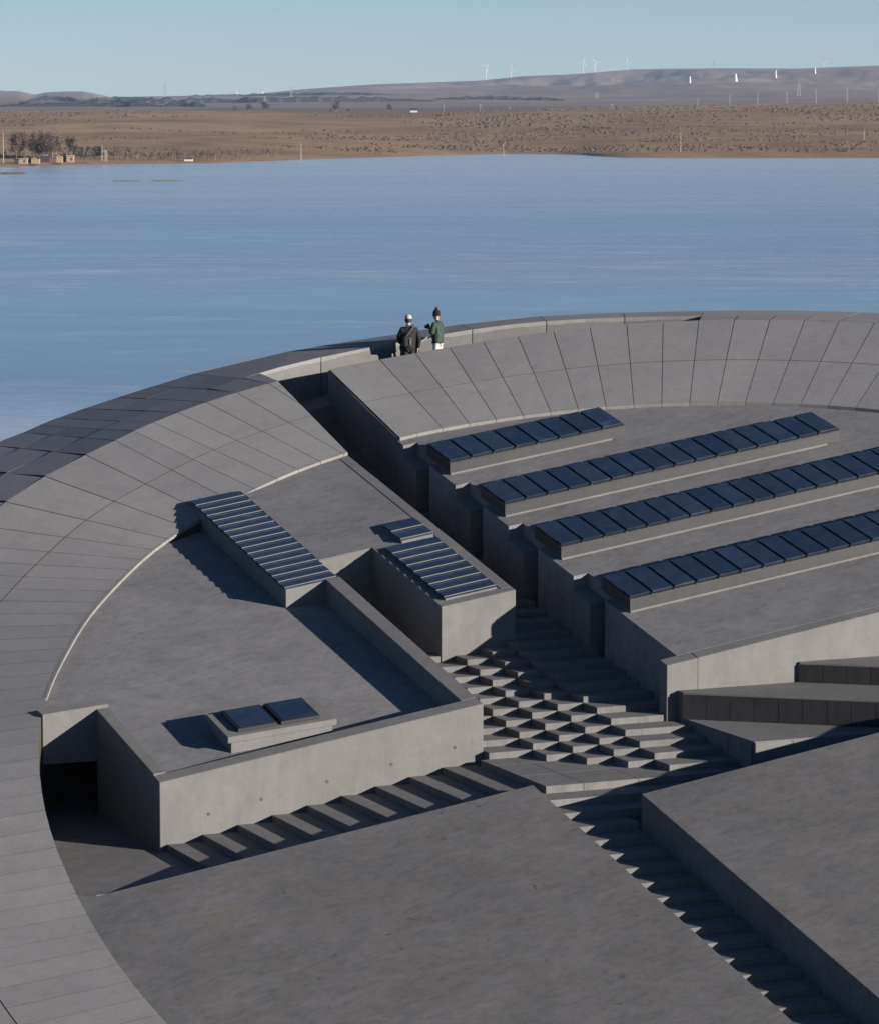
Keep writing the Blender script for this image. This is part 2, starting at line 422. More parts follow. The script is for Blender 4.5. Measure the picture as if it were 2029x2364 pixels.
# back wall of the sunken court with a door opening below it
bwq = gpoly([(21.62, 70.34), (AW0 + .26, 70.34), (AW0 + .26, 70.62), (21.58, 70.62)], GQ, .12)
prism('lintel_wall', bwq, -13.40 + HC, WALL, lp, .01)
# anchor holes in the front wall
for (px, py) in ((482,1880),(604,1845.6),(756,1804.5),(903.5,1765),(1050,1726)):
    r = ray(px, py); t = (BF) / (-r[0] * CA + r[1] * SA); a = r[0] * t * SA + r[1] * t * CA; z = r[2] * t
    v, f = [], []
    for j in range(10):
        an = j / 10 * 2 * math.pi
        for (rr, db) in ((.036, -.003), (.026, -.012), (.018, -.003)):
            v.append(G(a + rr * math.cos(an), BF + db, z + rr * math.sin(an)))
    for j in range(10):
        k = (j + 1) % 10
        f += [(j * 3, k * 3, k * 3 + 1, j * 3 + 1), (j * 3 + 1, k * 3 + 1, k * 3 + 2, j * 3 + 2)]
    f.append(tuple(j * 3 + 2 for j in range(9, -1, -1)))
    mesh('anchor_ring', v, f, BLACK, lp)

# upper roof strip with the glazed box at its end
us = root('roof_strip', G(31.5, 78, ZB - HC), 'long concrete roof strip between the left stepped skylight and the dark stair', 'roof')
ie = int((s_end + 1.5) / .1)
up = [(29.66, 75.36), (30.95, 75.36), (30.95, 71.42), (32.70, 71.42), (32.70, 82.2)]
cu = [AB(curve[i][0] + nrm[i][0] * .3, curve[i][1] + nrm[i][1] * .3) for i in range(ie, int(s_a / .1) - 14, -5)]
cu = [p for p in cu if p[0] < 32.6 and p[0] > 29.66]
up = up[:-1] + [(32.70, cu[0][1])] + cu + [(29.66, cu[-1][1])]
prism('roof', gpoly(up, GL, -.012), ZB, ROOF, us)
prism('edge_band', gpoly(rect(32.44, 32.702, 71.622, 81.0), GL, .0), [p[2] - .6 for p in gpoly(rect(32.44, 32.702, 71.622, 81.0), GL)], WALL, us, .01)
prism('front_band', gpoly(rect(30.945, 32.704, 71.40, 71.62), GL, .0), ZB, WALL, us, .01)
prism('side_band', gpoly(rect(30.945, 31.08, 71.622, 75.36), GL, .0), ZB, WALL, us, .01)
prism('court_wall', gpoly(rect(29.664, 30.943, 75.345, 75.42), GL, -.028), ZB, WALL, us)

# ------------------------------------------------------------------ right pavilion
rp = root('right_pavilion', G(38, 74, ZB - HC), 'concrete pavilion with four skylight rows on its sloping roof at right', 'building')
AR, BR = 34.10, 66.10
A_MAX = 47.0
ri = [i for i in range(SN - 1, -1, -6) if (curve[i][0] * SA + curve[i][1] * CA) > AR + .2 and curve[i][1] > 80]
cr = [AB(curve[i][0] + nrm[i][0] * .35, curve[i][1] + nrm[i][1] * .35) for i in ri]
rpoly = [(AR, BR + .34), (A_MAX, BR + .34)] + [(A_MAX, cr[0][1])] + [p for p in cr if p[0] < A_MAX - .1] + [(AR, cr[-1][1] + .1)]
ROWS = (78.50, 75.35, 72.34, 68.90)
for q in ROWS: rpoly += [(AR, q + 2.5), (AR + .35, q + 2.5), (AR + .35, q + 1.55), (AR + .8, q + 1.55), (AR + .8, q + .92), (AR, q + .92)]
prism('roof', gpoly(rpoly, GL), ZB, ROOF, rp)
prism('front_wall', gpoly([(34.42, BR), (A_MAX, BR + .14), (A_MAX, BR + .338), (34.42, BR + .338)], GL), ZB, WALL, rp, .012)
prism('corner_pier', gpoly(rect(33.70, 34.418, BR - .01, BR + .335), GL), ZB, WALL, rp, .012)
for q in ROWS:
    prism('wall_pier', gpoly(rect(AR - .06, AR + .345, q + 1.56, q + 2.49), GL, -.30), ZB, WALL, rp, .01)

# ------------------------------------------------------------------ skylights
def panel_row(name, label, b0, a0, a1, n, group):
    r = root(name, GL(a0, b0), label, 'skylight', group)
    bw_ = 1.34; hgt = .335
    base = gpoly(rect(a0 + .05, a1 - .30, b0 + .02, b0 + bw_ - .05), GL, .06)
    prism('plinth', base, [p[2] - .2 for p in base], WALL, r)
    # cladding box with rolled front edge
    prof = [(b0 - .05, .075), (b0 - .05, hgt - .05), (b0 - .035, hgt - .015), (b0, hgt), (b0 + bw_, hgt), (b0 + bw_, .075)]
    v, f = [], []; m = len(prof)
    for a in (a0, a1):
        for (b_, h) in prof: v.append(GL(a, b_, h))
    for i in range(m): f.append((i, i + m, (i + 1) % m + m, (i + 1) % m))
    f += [tuple(range(m)), tuple(range(2 * m - 1, m - 1, -1))]
    bx = mesh('cladding', v, f, METAL, r)
    wp = (a1 - a0) / n
    for i in range(n):
        x0, x1 = a0 + i * wp + .035, a0 + (i + 1) * wp - .035
        p = gpoly(rect(x0, x1, b0 + .03, b0 + bw_ - .02), GL, hgt + .035)
        prism('glass_pane', p, [q[2] - .034 for q in p], GLASS, r)
        if i:
            xb = a0 + i * wp
            p = gpoly(rect(xb - .035, xb + .03, b0 - .045, b0 + bw_), GL, hgt + .008)
            prism('glazing_bar', p, [q[2] - .05 for q in p], DARKFR, r)
    return r
GRP = 'long rows of roof skylights'
panel_row('roof_skylight', 'shortest of the four long skylight rows, directly below the curved stone panels', 78.50, 34.22, 38.82, 8, GRP)
panel_row('roof_skylight', 'second long skylight row from the curved stone panels, its right end in view', 75.35, 34.22, 42.98, 16, GRP)
panel_row('roof_skylight', 'third long skylight row down, running out of the picture at right', 72.34, 34.22, 46.1, 22, GRP)
panel_row('roof_skylight', 'lowest and nearest of the long skylight rows, above the front wall', 68.90, 34.22, 46.1, 22, GRP)

def stepped_skylight(label, a0, a1, b0, b1, n, fn, off, base_bot, lift=.03, wall=WALL, tail=0.0):
    r = root('stepped_skylight', fn(a0, b0, off), label, 'skylight', 'stepped skylights')
    bs = gpoly(rect(a0, a1, b0, b1), fn, off)
    prism('upstand', bs, base_bot if not callable(base_bot) else [base_bot(*AB(p[0], p[1])) + HC for p in ccw(bs)], wall, r, .01)
    w_ = (b1 - b0) / n
    for i in range(n):
        c0, c1 = b0 + i * w_, b0 + (i + 1) * w_ + .02
        q = [fn(a0 - .03, c0, off + .03 + lift), fn(a1 - .02, c0, off + .03 + lift), fn(a1 - .02, c1, off + .03), fn(a0 - .03, c1, off + .03)]
        prism('glass_pane', q, [q[0][2] - .03 - lift * .9, q[1][2] - .03 - lift * .9, q[2][2] - .029, q[3][2] - .029], GLASS, r)
        e = [fn(a0 - .032, c0 - .014, off + .032 + lift), fn(a1 - .018, c0 - .014, off + .032 + lift), fn(a1 - .018, c0 + .006, off + .032 + lift), fn(a0 - .032, c0 + .006, off + .032 + lift)]
        prism('edge_bar', e, [p[2] - .015 for p in e], ALU, r)
    return r
stepped_skylight('long stepped skylight of sixteen dark panes beside the sunken left roof', 28.42, 29.64, 74.20, 80.37, 16, GL, -.03, lambda a, b: zq(a, b) - .25)
stepped_skylight('stepped skylight of eight panes in the concrete box above the chequered steps', 31.16, 32.38, 71.70, 75.02, 8, GL, .03, lambda a, b: zl(a, b) - .1)
stepped_skylight('small raised two-pane skylight just behind the eight-pane one', 31.62, 32.40, 75.22, 76.30, 2, GL, .055, lambda a, b: zl(a, b) - .1)
sk = root('roof_skylight', GQ(24.5, 67.2), 'small two-pane skylight on a thick concrete rim near the front wall of the left roof', 'skylight')
p = gpoly(rect(24.47, 26.81, 67.15, 68.42), GQ, .36); prism('rim', p, [q[2] - .13 for q in p], WALL, sk, .012)
p = gpoly(rect(24.57, 26.74, 67.22, 68.36), GQ, .24); prism('upstand', p, [q[2] - .3 for q in p], WALL, sk)
for (x0, x1) in ((24.74, 25.58), (25.66, 26.50)):
    p = gpoly(rect(x0, x1, 67.30, 68.30), GQ, .44); fr = prism('pane_frame', p, [q[2] - .08 for q in p], DARKFR, sk, .01)
    p = gpoly(rect(x0 + .06, x1 - .04, 67.35, 68.27), GQ, .446); prism('glass_pane', p, [q[2] - .03 for q in p], GLASS, sk)

# ------------------------------------------------------------------ chequered steps and stairs
Z0, R_, CW, CV, OA, OB = -13.17, .13, .59, .66, 30.68, 65.49
def stepbox(name, a0, a1, b0, b1, z, parent, mat=STEP, dep=.6, bev=.008):
    v, f = prism_vf([G(a0, b0, z), G(a1, b0, z), G(a1, b1, z), G(a0, b1, z)], z + HC - dep)
    o = mesh(name, v, f, mat, parent)
    if bev: bevel(o, bev)
    return o
ck = root('chequered_steps', G(31.5, 66, Z0 - .6), 'field of staggered stone step blocks casting chequered shadows', 'steps')
for n in range(-2, 10):
    for m in (-1, 0, 1, 2):
        j = n + m
        if j < 0: continue
        a0 = OA + m * CW; a1 = a0 + CW
        if m == -1: a0 = AW1 + .01
        stepbox('step_block', a0 + random.uniform(.002, .006), a1 - .004, OB + n * CV + random.uniform(-.006, .006), OB + (n + 1) * CV + .008, Z0 + R_ * (j + 1) + random.uniform(-.004, .004), ck)
ms = root('main_stair', G(33.3, 72, Z0), 'dark straight stair climbing between the roof strip and the right pavilion', 'stairs')
for n in range(-3, 27):
    j = n + 3
    a0 = OA + 3 * CW + .004
    a1 = 34.6 if n < 2 else AR + .02
    if n < 1: a1 = 33.99
    stepbox('step', a0, a1, OB + n * CV, OB + (n + 1) * CV + .002, Z0 + R_ * (j + 1) + max(0, n - 12) * .021, ms, dep=.9)
bt = OB + 27 * CV; zt_ = Z0 + R_ * 30 + 14 * .021
for k in range(8):
    stepbox('step', OA + 3 * CW + .004, AR + .02, bt + .42 * k, bt + .42 * (k + 1) + .002, zt_ + .155 * (k + 1), ms, dep=.9)
rs = root('lower_stair', G(30, 58, Z0 - 2.5), 'narrow stair descending towards the viewer between the two big foreground slabs', 'stairs')
TB, TR = .645, .144
for k in range(1, 17):
    b1 = 63.04 - TB * (k - 1); stepbox('step', 29.30, 30.60 if k > 2 else 36.0, b1 - TB - .002, b1, Z0 - TR * k, rs, dep=.8)
stepbox('stair_foot', 29.30, 30.60, 40, 63.04 - TB * 16, Z0 - TR * 16.9, rs)
ls = root('side_stair', G(26, 64.5, Z0 - 2), 'wide shallow stair along the front wall of the left pavilion', 'stairs')
for k in range(1, 10):
    a1 = 29.53 - .735 * (k - 1); stepbox('step', a1 - .735, a1 + .002, 62.9, BF - .004, Z0 - .138 * k, ls)
# landing of paving slabs
ld = root('landing', G(31, 64, Z0 - .5), kind='structure')
cuts_a = [29.53, 30.35, 31.55, 32.75, 33.98]
for i in range(4):
    for (b0, b1) in ((63.045, 64.25), (64.25, 65.485)):
        stepbox('paving_slab', cuts_a[i] + .004, cuts_a[i + 1] - .004, b0 + .004, b1 - .004, Z0 + random.uniform(-.001, .001), ld, bev=.004)
stepbox('paving_slab', 29.53, OA - .59 - .0, 65.489, 66.145, Z0, ld, bev=.004)
stepbox('paving_slab', OA - .586, OA - .004, 65.489, 66.145, Z0, ld, bev=.004)
stepbox('paving_slab', 33.99, 42, 61.0, 62.85, Z0 - .01, ld, bev=0)
stepbox('paving_slab', 32.45, 33.985, 63.05, 63.5, Z0 - .012, ld, bev=0)
# lower court floor at the left
prism('court_floor', [G(20.42, 63.17, -14.55), G(22.915, 63.17, -14.55), G(22.915, 72.2, -14.55), G(19.6, 72.2, -14.55), G(19.6, 66.0, -14.55), G(19.9, 63.7, -14.55), G(20.0, 63.505, -14.55)], ZB, SLAB, kind='structure')
prism('passage_floor', [G(29.71, 71.45, -12.9), G(30.93, 71.45, -12.9), G(30.93, 75.33, -12.9), G(29.71, 75.33, -12.9)], ZB, SLAB, kind='structure')
# interior behind the door opening, its deep shade painted in as dark colour
prism('rear_wall', [G(22.4, 76.2, -12.0), G(29.3, 76.2, -11.6), G(29.3, 76.5, -11.6), G(22.4, 76.5, -12.0)], ZB, DARKST_SHADE, lp)
prism('interior_floor', [G(19.6, 72.21, -14.56), G(29.3, 72.21, -14.56), G(29.3, 76.2, -14.56), G(21.5, 76.2, -14.56)], ZB, DARKST_SHADE, lp)
prism('partition', [G(23.06, 70.7, -12.7), G(29.3, 70.7, -12.4), G(29.3, 70.9, -12.4), G(23.06, 70.9, -12.7)], ZB, DARKST_SHADE, lp)

# seating terraces at the right
pt = root('stone_platform', G(34.1, 63, Z0 - 1), 'low stone platform with a pale front edge below the dark terraces', 'platform')
zp = -12.58
prism('slab', [G(34.0, 66.08, zp), G(34.02, 62.87, zp), G(42, 62.87, zp), G(42, 66.08, zp)], Z0 + HC - .6, STEP, pt, .01)
for k in range(6):
    a0 = 34.03 + k * .85
    v, f = prism_vf([G(a0 + .006, 62.845, zp - .02), G(a0 + .844, 62.845, zp - .02), G(a0 + .844, 62.868, zp - .02), G(a0 + .006, 62.868, zp - .02)], Z0 + HC - .3)
    mesh('facing_slab', v, f, STEP, pt)
for k in range(6):
    b0 = 65.8 - (k + 1) * .48
    v, f = prism_vf([G(33.985, b0 + .006, zp - .03), G(33.985, b0 + .474, zp - .03), G(34.015, b0 + .474, zp - .03), G(34.015, b0 + .006, zp - .03)], Z0 + HC - .3)
    mesh('facing_slab', v, f, STEP, pt)
def terrace(label, p0, p1, length, zt, zb, back):
    d = np.array(p1) - np.array(p0); d = d / np.linalg.norm(d); nn = np.array((d[1], -d[0]))
    if nn[1] > 0: nn = -nn
    p0 = np.array(p0); pe = p0 + d * length
    r = root('seat_terrace', G(p0[0], p0[1], zb), label, 'terrace', 'dark-faced seating terraces')
    prism('top', [G(*p0, zt), G(*pe, zt), G(pe[0], back, zt), G(p0[0], back, zt)], zb + HC - .1, STEP, r, .008)
    w_ = .50; k = 0
    while (k + 1) * w_ < length:
        q0 = p0 + d * (k * w_ + .006); q1 = p0 + d * ((k + 1) * w_ - .006); o = nn * .03
        v, f = prism_vf([G(*q0, zt - .045), G(*q1, zt - .045), G(*(q1 + o), zt - .045), G(*(q0 + o), zt - .045)], zb + HC + .005)
        mesh('facing_slab', v, f, DARKST_SHADE, r); k += 1
    return r
terrace('lower terrace with a row of dark square stone slabs on its face', (33.95, 65.86), (37.10, 63.40), 7.0, -12.02, zp, 66.085)
terrace('upper dark-faced terrace running out at the right edge', (36.80, 66.06), (38.22, 64.95), 6.0, -11.60, -12.02, 66.16)

# ------------------------------------------------------------------ big foreground slabs
ds = [(29.32, 63.18), (29.32, 42), (12, 42), (12, 63.5), (20.0, 63.5), (20.42, 63.18)]
prism('foreground_slab', gpoly(ds, GL, -.33), ZB - 4, SLAB, None, .012, label='large smooth concrete slab filling the lower middle foreground', cat='roof')
cs = [(30.58, 61.0), (47, 61.0), (47, 40), (30.58, 40)]
prism('foreground_slab', gpoly(cs, GL, 0.04), ZB - 4, SLAB, None, .012, label='tilted concrete slab with sharp corner at the lower right', cat='roof')

# ------------------------------------------------------------------ lake, steppe, hills
def far(px, d): return (px - IW / 2) / F * d
def zpix(py, d): return HC + (Y0 - py) / F * d            # height that shows at picture row py at distance d
SHX = [-900, 0, 93, 225, 500, 656, 800, 1015, 1158, 1290, 1345, 1385, 1440, 1600, 2029, 2900]
SHY = [386, 383, 380, 377, 373.7, 368, 363, 357, 353, 354, 356, 359.5, 362, 363, 362.6, 364]
def shore_d(px): return HC * F / (np.interp(px, SHX, SHY) - Y0)
RX = [-900, 0, 300, 600, 800, 1015, 1200, 1500, 1778, 2029, 2900]
RY = [257, 255.5, 254, 257, 258.5, 256, 250.5, 243.5, 238, 234, 228]
def smooth01(t): t = min(max(t, 0), 1); return t * t * (3 - 2 * t)
DR = 3300.0
def steppe_z(px, d):
    ds_ = float(shore_d(px)); zr = zpix(float(np.interp(px, RX, RY)), DR)
    t = (d - ds_) / (DR - ds_)
    if t < 0: return max(-2.0, t * 30)
    if t <= 1:
        x = far(px, d)
        n1 = noise.fractal(Vector((x * .0016, d * .0016, 3.1)), 1.0, 2.0, 4) * 2.2 * t * (1.15 - t) * 2
        return .5 + (zr - .5) * t ** .85 + n1
    return zr - (d - DR) * .012
def grid_mesh(name, cols, rows, fn, mat, kind):
    v = [fn(c, r) for r in rows for c in cols]; nc = len(cols); f = []
    for i in range(len(rows) - 1):
        for j in range(nc - 1):
            a = i * nc + j; f.append((a, a + 1, a + nc + 1, a + nc))
    return mesh(name, v, f, mat, smooth=True, kind=kind)
# materials
def lakemat():
    m, t, b = nmat('lake_ice')
    P = coords(t, (.0050, .013, 1)); n1 = noise_(t, P, 1.0, 8, .66, 2.2)
    P2 = coords(t, (.045, .105, 1)); n2 = noise_(t, P2, 1.0, 7, .7, 1.2)
    P3 = coords(t, (.0011, .0030, 1)); n3 = noise_(t, P3, 1.0, 4, .5, .3)
    r = ramp(t, n1, [(.40, (.125, .185, .255)), (.50, (.175, .235, .295)), (.62, (.28, .32, .355))])
    r2 = ramp(t, n2, [(.38, (.86, .89, .92)), (.52, (1.0, 1.0, 1.0)), (.66, (1.42, 1.34, 1.26))])
    x = mixc(t, 1.0, r.outputs[0], r2.outputs[0], 'MULTIPLY')
    r3 = ramp(t, n3, [(.41, (.74, .80, .88)), (.59, (1.24, 1.2, 1.15))])
    x = mixc(t, 1.0, x, r3.outputs[0], 'MULTIPLY')
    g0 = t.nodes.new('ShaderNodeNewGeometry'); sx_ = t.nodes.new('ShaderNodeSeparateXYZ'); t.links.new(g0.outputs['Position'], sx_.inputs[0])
    # brighter reflection far out painted into the ice colour, paler with distance
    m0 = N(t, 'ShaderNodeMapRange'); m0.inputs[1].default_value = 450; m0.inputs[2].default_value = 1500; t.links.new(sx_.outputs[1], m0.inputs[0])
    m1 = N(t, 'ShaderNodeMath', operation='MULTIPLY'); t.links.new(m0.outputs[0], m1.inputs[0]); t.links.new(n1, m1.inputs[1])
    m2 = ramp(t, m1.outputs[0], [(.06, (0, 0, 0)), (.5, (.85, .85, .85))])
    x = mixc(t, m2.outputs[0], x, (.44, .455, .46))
    # frost and snow crust near the shore below the ring
    g = t.nodes.new('ShaderNodeNewGeometry'); vm = N(t, 'ShaderNodeVectorMath', operation='DISTANCE'); vm.inputs[1].default_value = (-46, 258, 0)
    t.links.new(g.outputs['Position'], vm.inputs[0])
    mr = N(t, 'ShaderNodeMapRange'); mr.inputs[1].default_value = 80; mr.inputs[2].default_value = 10; t.links.new(vm.outputs['Value'], mr.inputs[0])
    n4 = noise_(t, coords(t, (.4, .9, 1)), 1.0, 7, .8); mm = N(t, 'ShaderNodeMath', operation='MULTIPLY'); t.links.new(mr.outputs[0], mm.inputs[0]); t.links.new(n4, mm.inputs[1])
    r4 = ramp(t, mm.outputs[0], [(.20, (0, 0, 0)), (.48, (.9, .9, .9))])
    x = mixc(t, r4.outputs[0], x, (.46, .45, .46))
    t.links.new(x, b.inputs['Base Color'])
    rr = ramp(t, n1, [(.3, (.16,) * 3), (.7, (.26,) * 3)]); t.links.new(rr.outputs[0], b.inputs['Roughness'])
    b.inputs['IOR'].default_value = 1.31
    ad = noise_(t, coords(t, (.5, 1.6, 1)), 1.0, 5, .6); bump(t, b, ad, .10, .06)
    return m
def groundmat(name, c1, c2, c3, s1, s2, stretch=(1, 1, 1), bands=None):
    m, t, b = nmat(name); P = coords(t, stretch); c1, c2, c3 = [tuple(q * .84 for q in c_) for c_ in (c1, c2, c3)]
    n1 = noise_(t, P, s1, 7, .62, .6); n2 = noise_(t, P, s2, 5, .65)
    r = ramp(t, n1, [(.32, c1), (.5, c2), (.70, c3)]); r2 = ramp(t, n2, [(.3, (.72,) * 3), (.7, (1.25,) * 3)])
    x = mixc(t, 1.0, r.outputs[0], r2.outputs[0], 'MULTIPLY')
    if bands:
        nb = noise_(t, coords(t, bands[0]), 1.0, 4, .55, .4); rb = ramp(t, nb, [(bands[1], (0, 0, 0)), (bands[1] + .03, (1, 1, 1))])
        x = mixc(t, rb.outputs[0], x, bands[2])
    t.links.new(x, b.inputs['Base Color']); b.inputs['Roughness'].default_value = .95; b.inputs['Specular IOR Level'].default_value = .1
    bump(t, b, n2, .5, 1.0)
    return m
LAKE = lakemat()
STEPPE = groundmat('dry_steppe_grass', (.235, .145, .080), (.33, .215, .120), (.44, .300, .172), .0035, .03, (1, .5, 1))
PLAIN_ = groundmat('far_plain', (.22, .16, .115), (.28, .20, .14), (.36, .27, .19), .0009, .006, (1, .35, 1), ((.00016, .0009, 1), .56, (.045, .05, .055)))
HILLM = groundmat('far_hill_grass', (.145, .110, .095), (.22, .162, .130), (.29, .215, .165), .0012, .006)
SOIL = groundmat('bare_soil', (.13, .10, .07), (.18, .14, .10), (.22, .17, .12), .05, .4)
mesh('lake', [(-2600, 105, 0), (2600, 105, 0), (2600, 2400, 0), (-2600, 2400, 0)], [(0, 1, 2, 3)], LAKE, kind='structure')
grid_mesh('ground', np.linspace(-260, 260, 40), np.linspace(-60, 190, 30), lambda x, y: (x, y, 6.2 - 8.0 * smooth01((y - 105) / 60.0) - .3 * noise.noise(Vector((x * .05, y * .05, 0)))), SOIL, 'structure')
cols = list(np.linspace(-420, 2450, 170)); 
rows = [k / 54 for k in range(0, 56)]
def steppe_v(px, t):
    ds_ = float(shore_d(px)) - 12; d = ds_ + (DR - ds_) * (t ** 1.25); return (far(px, d), d, steppe_z(px, d))
grid_mesh('steppe', cols, rows, steppe_v, STEPPE, 'structure')
# plain and hills beyond
HTX = [-900, 0, 50, 86, 114, 155, 194, 222, 260, 400, 560, 620, 700, 860, 1015, 1110, 1203, 1334, 1460, 1557, 1659, 1836, 1950, 2029, 2900]
HTY = [205, 207, 208, 216, 211, 209, 208.5, 213, 221.6, 219, 217, 212, 204, 193, 187, 183, 174, 168.5, 158.7, 157, 156.5, 157, 152.5, 150, 140]
HD = 13000.0
def far_v(px, d):
    x = far(px, d)
    zr = zpix(float(np.interp(px, RX, RY)), DR) - 6
    zb = zr + (zpix(226, 8200) - zr) * smooth01((d - DR) / 5200.0)
    zt = zpix(float(np.interp(px, HTX, HTY)), HD)
    amt = smooth01((d - 7000) / (HD - 7000))
    z = zb + (zt - zb) * amt
    nz = noise.fractal(Vector((x * .0011, d * .0008, 1.7)), .8, 2.1, 7)
    z += nz * (95 * amt * (1.0 - .85 * smooth01((d - 11800) / 1200)) + 3 * (1 - amt)) * min(1, max(.15, (zt - zb) / 110))
    lim = zpix(float(np.interp(px, HTX, HTY)) + .5 + 7 * max(0, (HD - d) / 3000), d)
    if z > lim - 6: z = lim - 6 * math.exp(-(max(0, z - lim + 6)) / 6)
    if d > HD: z -= (d - HD) * .06
    return (x, d, z)
grid_mesh('hills', list(np.linspace(-420, 2450, 330)), [DR + 40 + (13900 - DR - 40) * (k / 170) ** 1.0 for k in range(171)], far_v, HILLM, 'structure')
# dark shelter belts of trees across the plain
WOOD = plain('far_woodland', (.030, .034, .034), 1.0, spec=.05, var=.3, scale=.02)
def first_d(px, py, d0=5200, d1=13000):
    d = d0
    while d < d1:
        q = far_v(px, d)
        if q[2] >= zpix(py, d): return d
        d += 60
    return d1
def belt(pts_, hgt, label):
    v, f = [], []; n = 90
    for i in range(n + 1):
        px = pts_[0][0] + (pts_[-1][0] - pts_[0][0]) * i / n; py = float(np.interp(px, [p[0] for p in pts_], [p[1] for p in pts_]))
        d = first_d(px, py); x, _, z = far_v(px, d); e = min(1, 6 * min(i, n - i) / n)
        hh = hgt * e * (.7 + .6 * noise.noise(Vector((px * .05, py, 2)))); dd = 160 * e
        v += [(x, d, z - 3), (x, d, z + hh), (x * (1 + dd / d), d + dd, z + hh * 1.1 + 2), (x * (1 + dd / d), d + dd, z - 3)]
    for i in range(n):
        a = i * 4; f += [(a, a + 4, a + 5, a + 1), (a + 1, a + 5, a + 6, a + 2), (a + 2, a + 6, a + 7, a + 3)]
    mesh('woodland_belt', v, f, WOOD, label=label, cat='woodland', kind='stuff')
belt([(100, 245), (200, 240), (330, 241), (480, 237), (700, 235), (1010, 234)], 9, 'long dark belt of trees across the far plain at left')
belt([(0, 249), (120, 247), (300, 246), (380, 248)], 6, 'lower dark belt of trees at the left edge of the plain')
belt([(380, 225), (520, 222), (700, 219), (910, 219)], 6, 'thin upper dark belt of trees left of the hills')
belt([(60, 240), (110, 231), (150, 230), (190, 236)], 7, 'short dark wood on the rise below the left hills')
belt([(190, 238), (270, 228), (330, 230), (390, 236)], 7, 'dark wood on the second rise below the left hills')
belt([(380, 246), (430, 245), (480, 247)], 6, 'small dark wood on the plain near the skyline bushes')
belt([(1000, 230), (1120, 229), (1300, 232)], 6, 'faint dark belt of trees under the middle of the hills')

# sand bars and reed banks in the ice
REED = groundmat('dry_reeds', (.22, .14, .07), (.30, .20, .10), (.36, .25, .13), .1, .6)
def bank(name, x0, x1, y0, y1, label, h=.5):
    d0, d1 = HC * F / (y1 - Y0), HC * F / (y0 - Y0); cx, rx = (x0 + x1) / 2, (x1 - x0) / 2
    v, f = [], []; n = 40; m = 8
    for i in range(n + 1):
        u = -1 + 2 * i / n; px = cx + u * rx; wd_ = math.sqrt(max(0, 1 - u * u)) * (.65 + .5 * noise.noise(Vector((i * .35, y0, 0))))
        for j in range(m + 1):
            q = -1 + 2 * j / m; d = (d0 + d1) / 2 + q * wd_ * (d1 - d0) / 2
            v.append((far(px, d), d, -.25 + h * (1 - q * q) * (1 if wd_ > .01 else 0) * (.9 + .2 * random.random())))
    for i in range(n):
        for j in range(m):
            a = i * (m + 1) + j; f.append((a, a + m + 1, a + m + 2, a + 1))
    return mesh(name, v, f, REED, label=label, cat='sandbank')
bank('sand_spit', -90, 72, 391, 405, 'low tan sand spit in the lake at the far left edge', .45)
bank('reed_bank', 262, 330, 413.5, 417.5, 'left one of the two thin reed strips in the ice below the huts', .42)
bank('reed_bank', 352, 432, 413, 417, 'right one of the two thin reed strips in the ice', .42)

# ------------------------------------------------------------------ vegetation
BARK = plain('grey_bark', (.20, .17, .145), .9, var=.3, scale=2)
TWIG = plain('bare_twigs', (.125, .090, .070), .95, var=.3, scale=1)
TWIG2 = plain('dark_twigs', (.075, .060, .050), .95, var=.3, scale=1)
EVER = plain('dark_needles', (.030, .042, .028), .95, var=.35, scale=1)
PALEB = plain('pale_bark', (.26, .23, .20), .9, var=.2, scale=2)
SHRUB = plain('dry_shrub', (.085, .062, .045), .95, var=.4, scale=.4)
def tube(v, f, p0, p1, r0, r1, n=5):
    p0, p1 = Vector(p0), Vector(p1); d = (p1 - p0).normalized(); u = d.orthogonal().normalized(); w = d.cross(u); b = len(v)
    for p, r in ((p0, r0), (p1, r1)):
        for k in range(n):
            an = 2 * math.pi * k / n; q = p + (u * math.cos(an) + w * math.sin(an)) * r; v.append(tuple(q))
    for k in range(n): f.append((b + k, b + (k + 1) % n, b + n + (k + 1) % n, b + n + k))
    f.append(tuple(b + n + k for k in range(n)))
def tree_meshes(h, spread, nbr, ntw, seed, conifer=False):
    rnd = random.Random(seed); v, f = [], []
    top = Vector((rnd.uniform(-.04, .04) * h, rnd.uniform(-.04, .04) * h, h * (.95 if conifer else .72)))
    tube(v, f, (0, 0, -1), top * .5, h * .020, h * .014); tube(v, f, top * .5, top, h * .014, h * .005)
    ends = []
    for k in range(nbr):
        t = rnd.uniform(.28, 1.0); p = top * t; an = rnd.uniform(0, 6.28)
        ln = spread * (1.1 - .6 * t) * rnd.uniform(.6, 1.1)
        e = p + Vector((math.cos(an) * ln, math.sin(an) * ln, ln * rnd.uniform(.35, 1.1) if not conifer else -ln * .1))
        e.z = min(e.z, h); tube(v, f, p, e, h * .008, h * .003, 4); ends.append((p, e))
    tv, tf = [], []
    for k in range(ntw):
        p, e = rnd.choice(ends); q = p.lerp(e, rnd.uniform(.25, 1.05)); q += Vector((rnd.gauss(0, 1), rnd.gauss(0, 1), rnd.gauss(0, 1))) * spread * .16
        ln = spread * rnd.uniform(.12, .32); d = Vector((rnd.gauss(0, 1), rnd.gauss(0, 1), abs(rnd.gauss(.5, .6)))).normalized(); sdw = d.orthogonal().normalized() * ln * (.16 if not conifer else .35)
        b = len(tv); tv += [tuple(q - sdw), tuple(q + sdw), tuple(q + d * ln)]; tf.append((b, b + 1, b + 2))
    return v, f, tv, tf
def me_(name, v, f, mat):
    me = bpy.data.meshes.new(name); me.from_pydata(v, [], f); me.materials.append(mat); me.update(); return me
KIND = {}
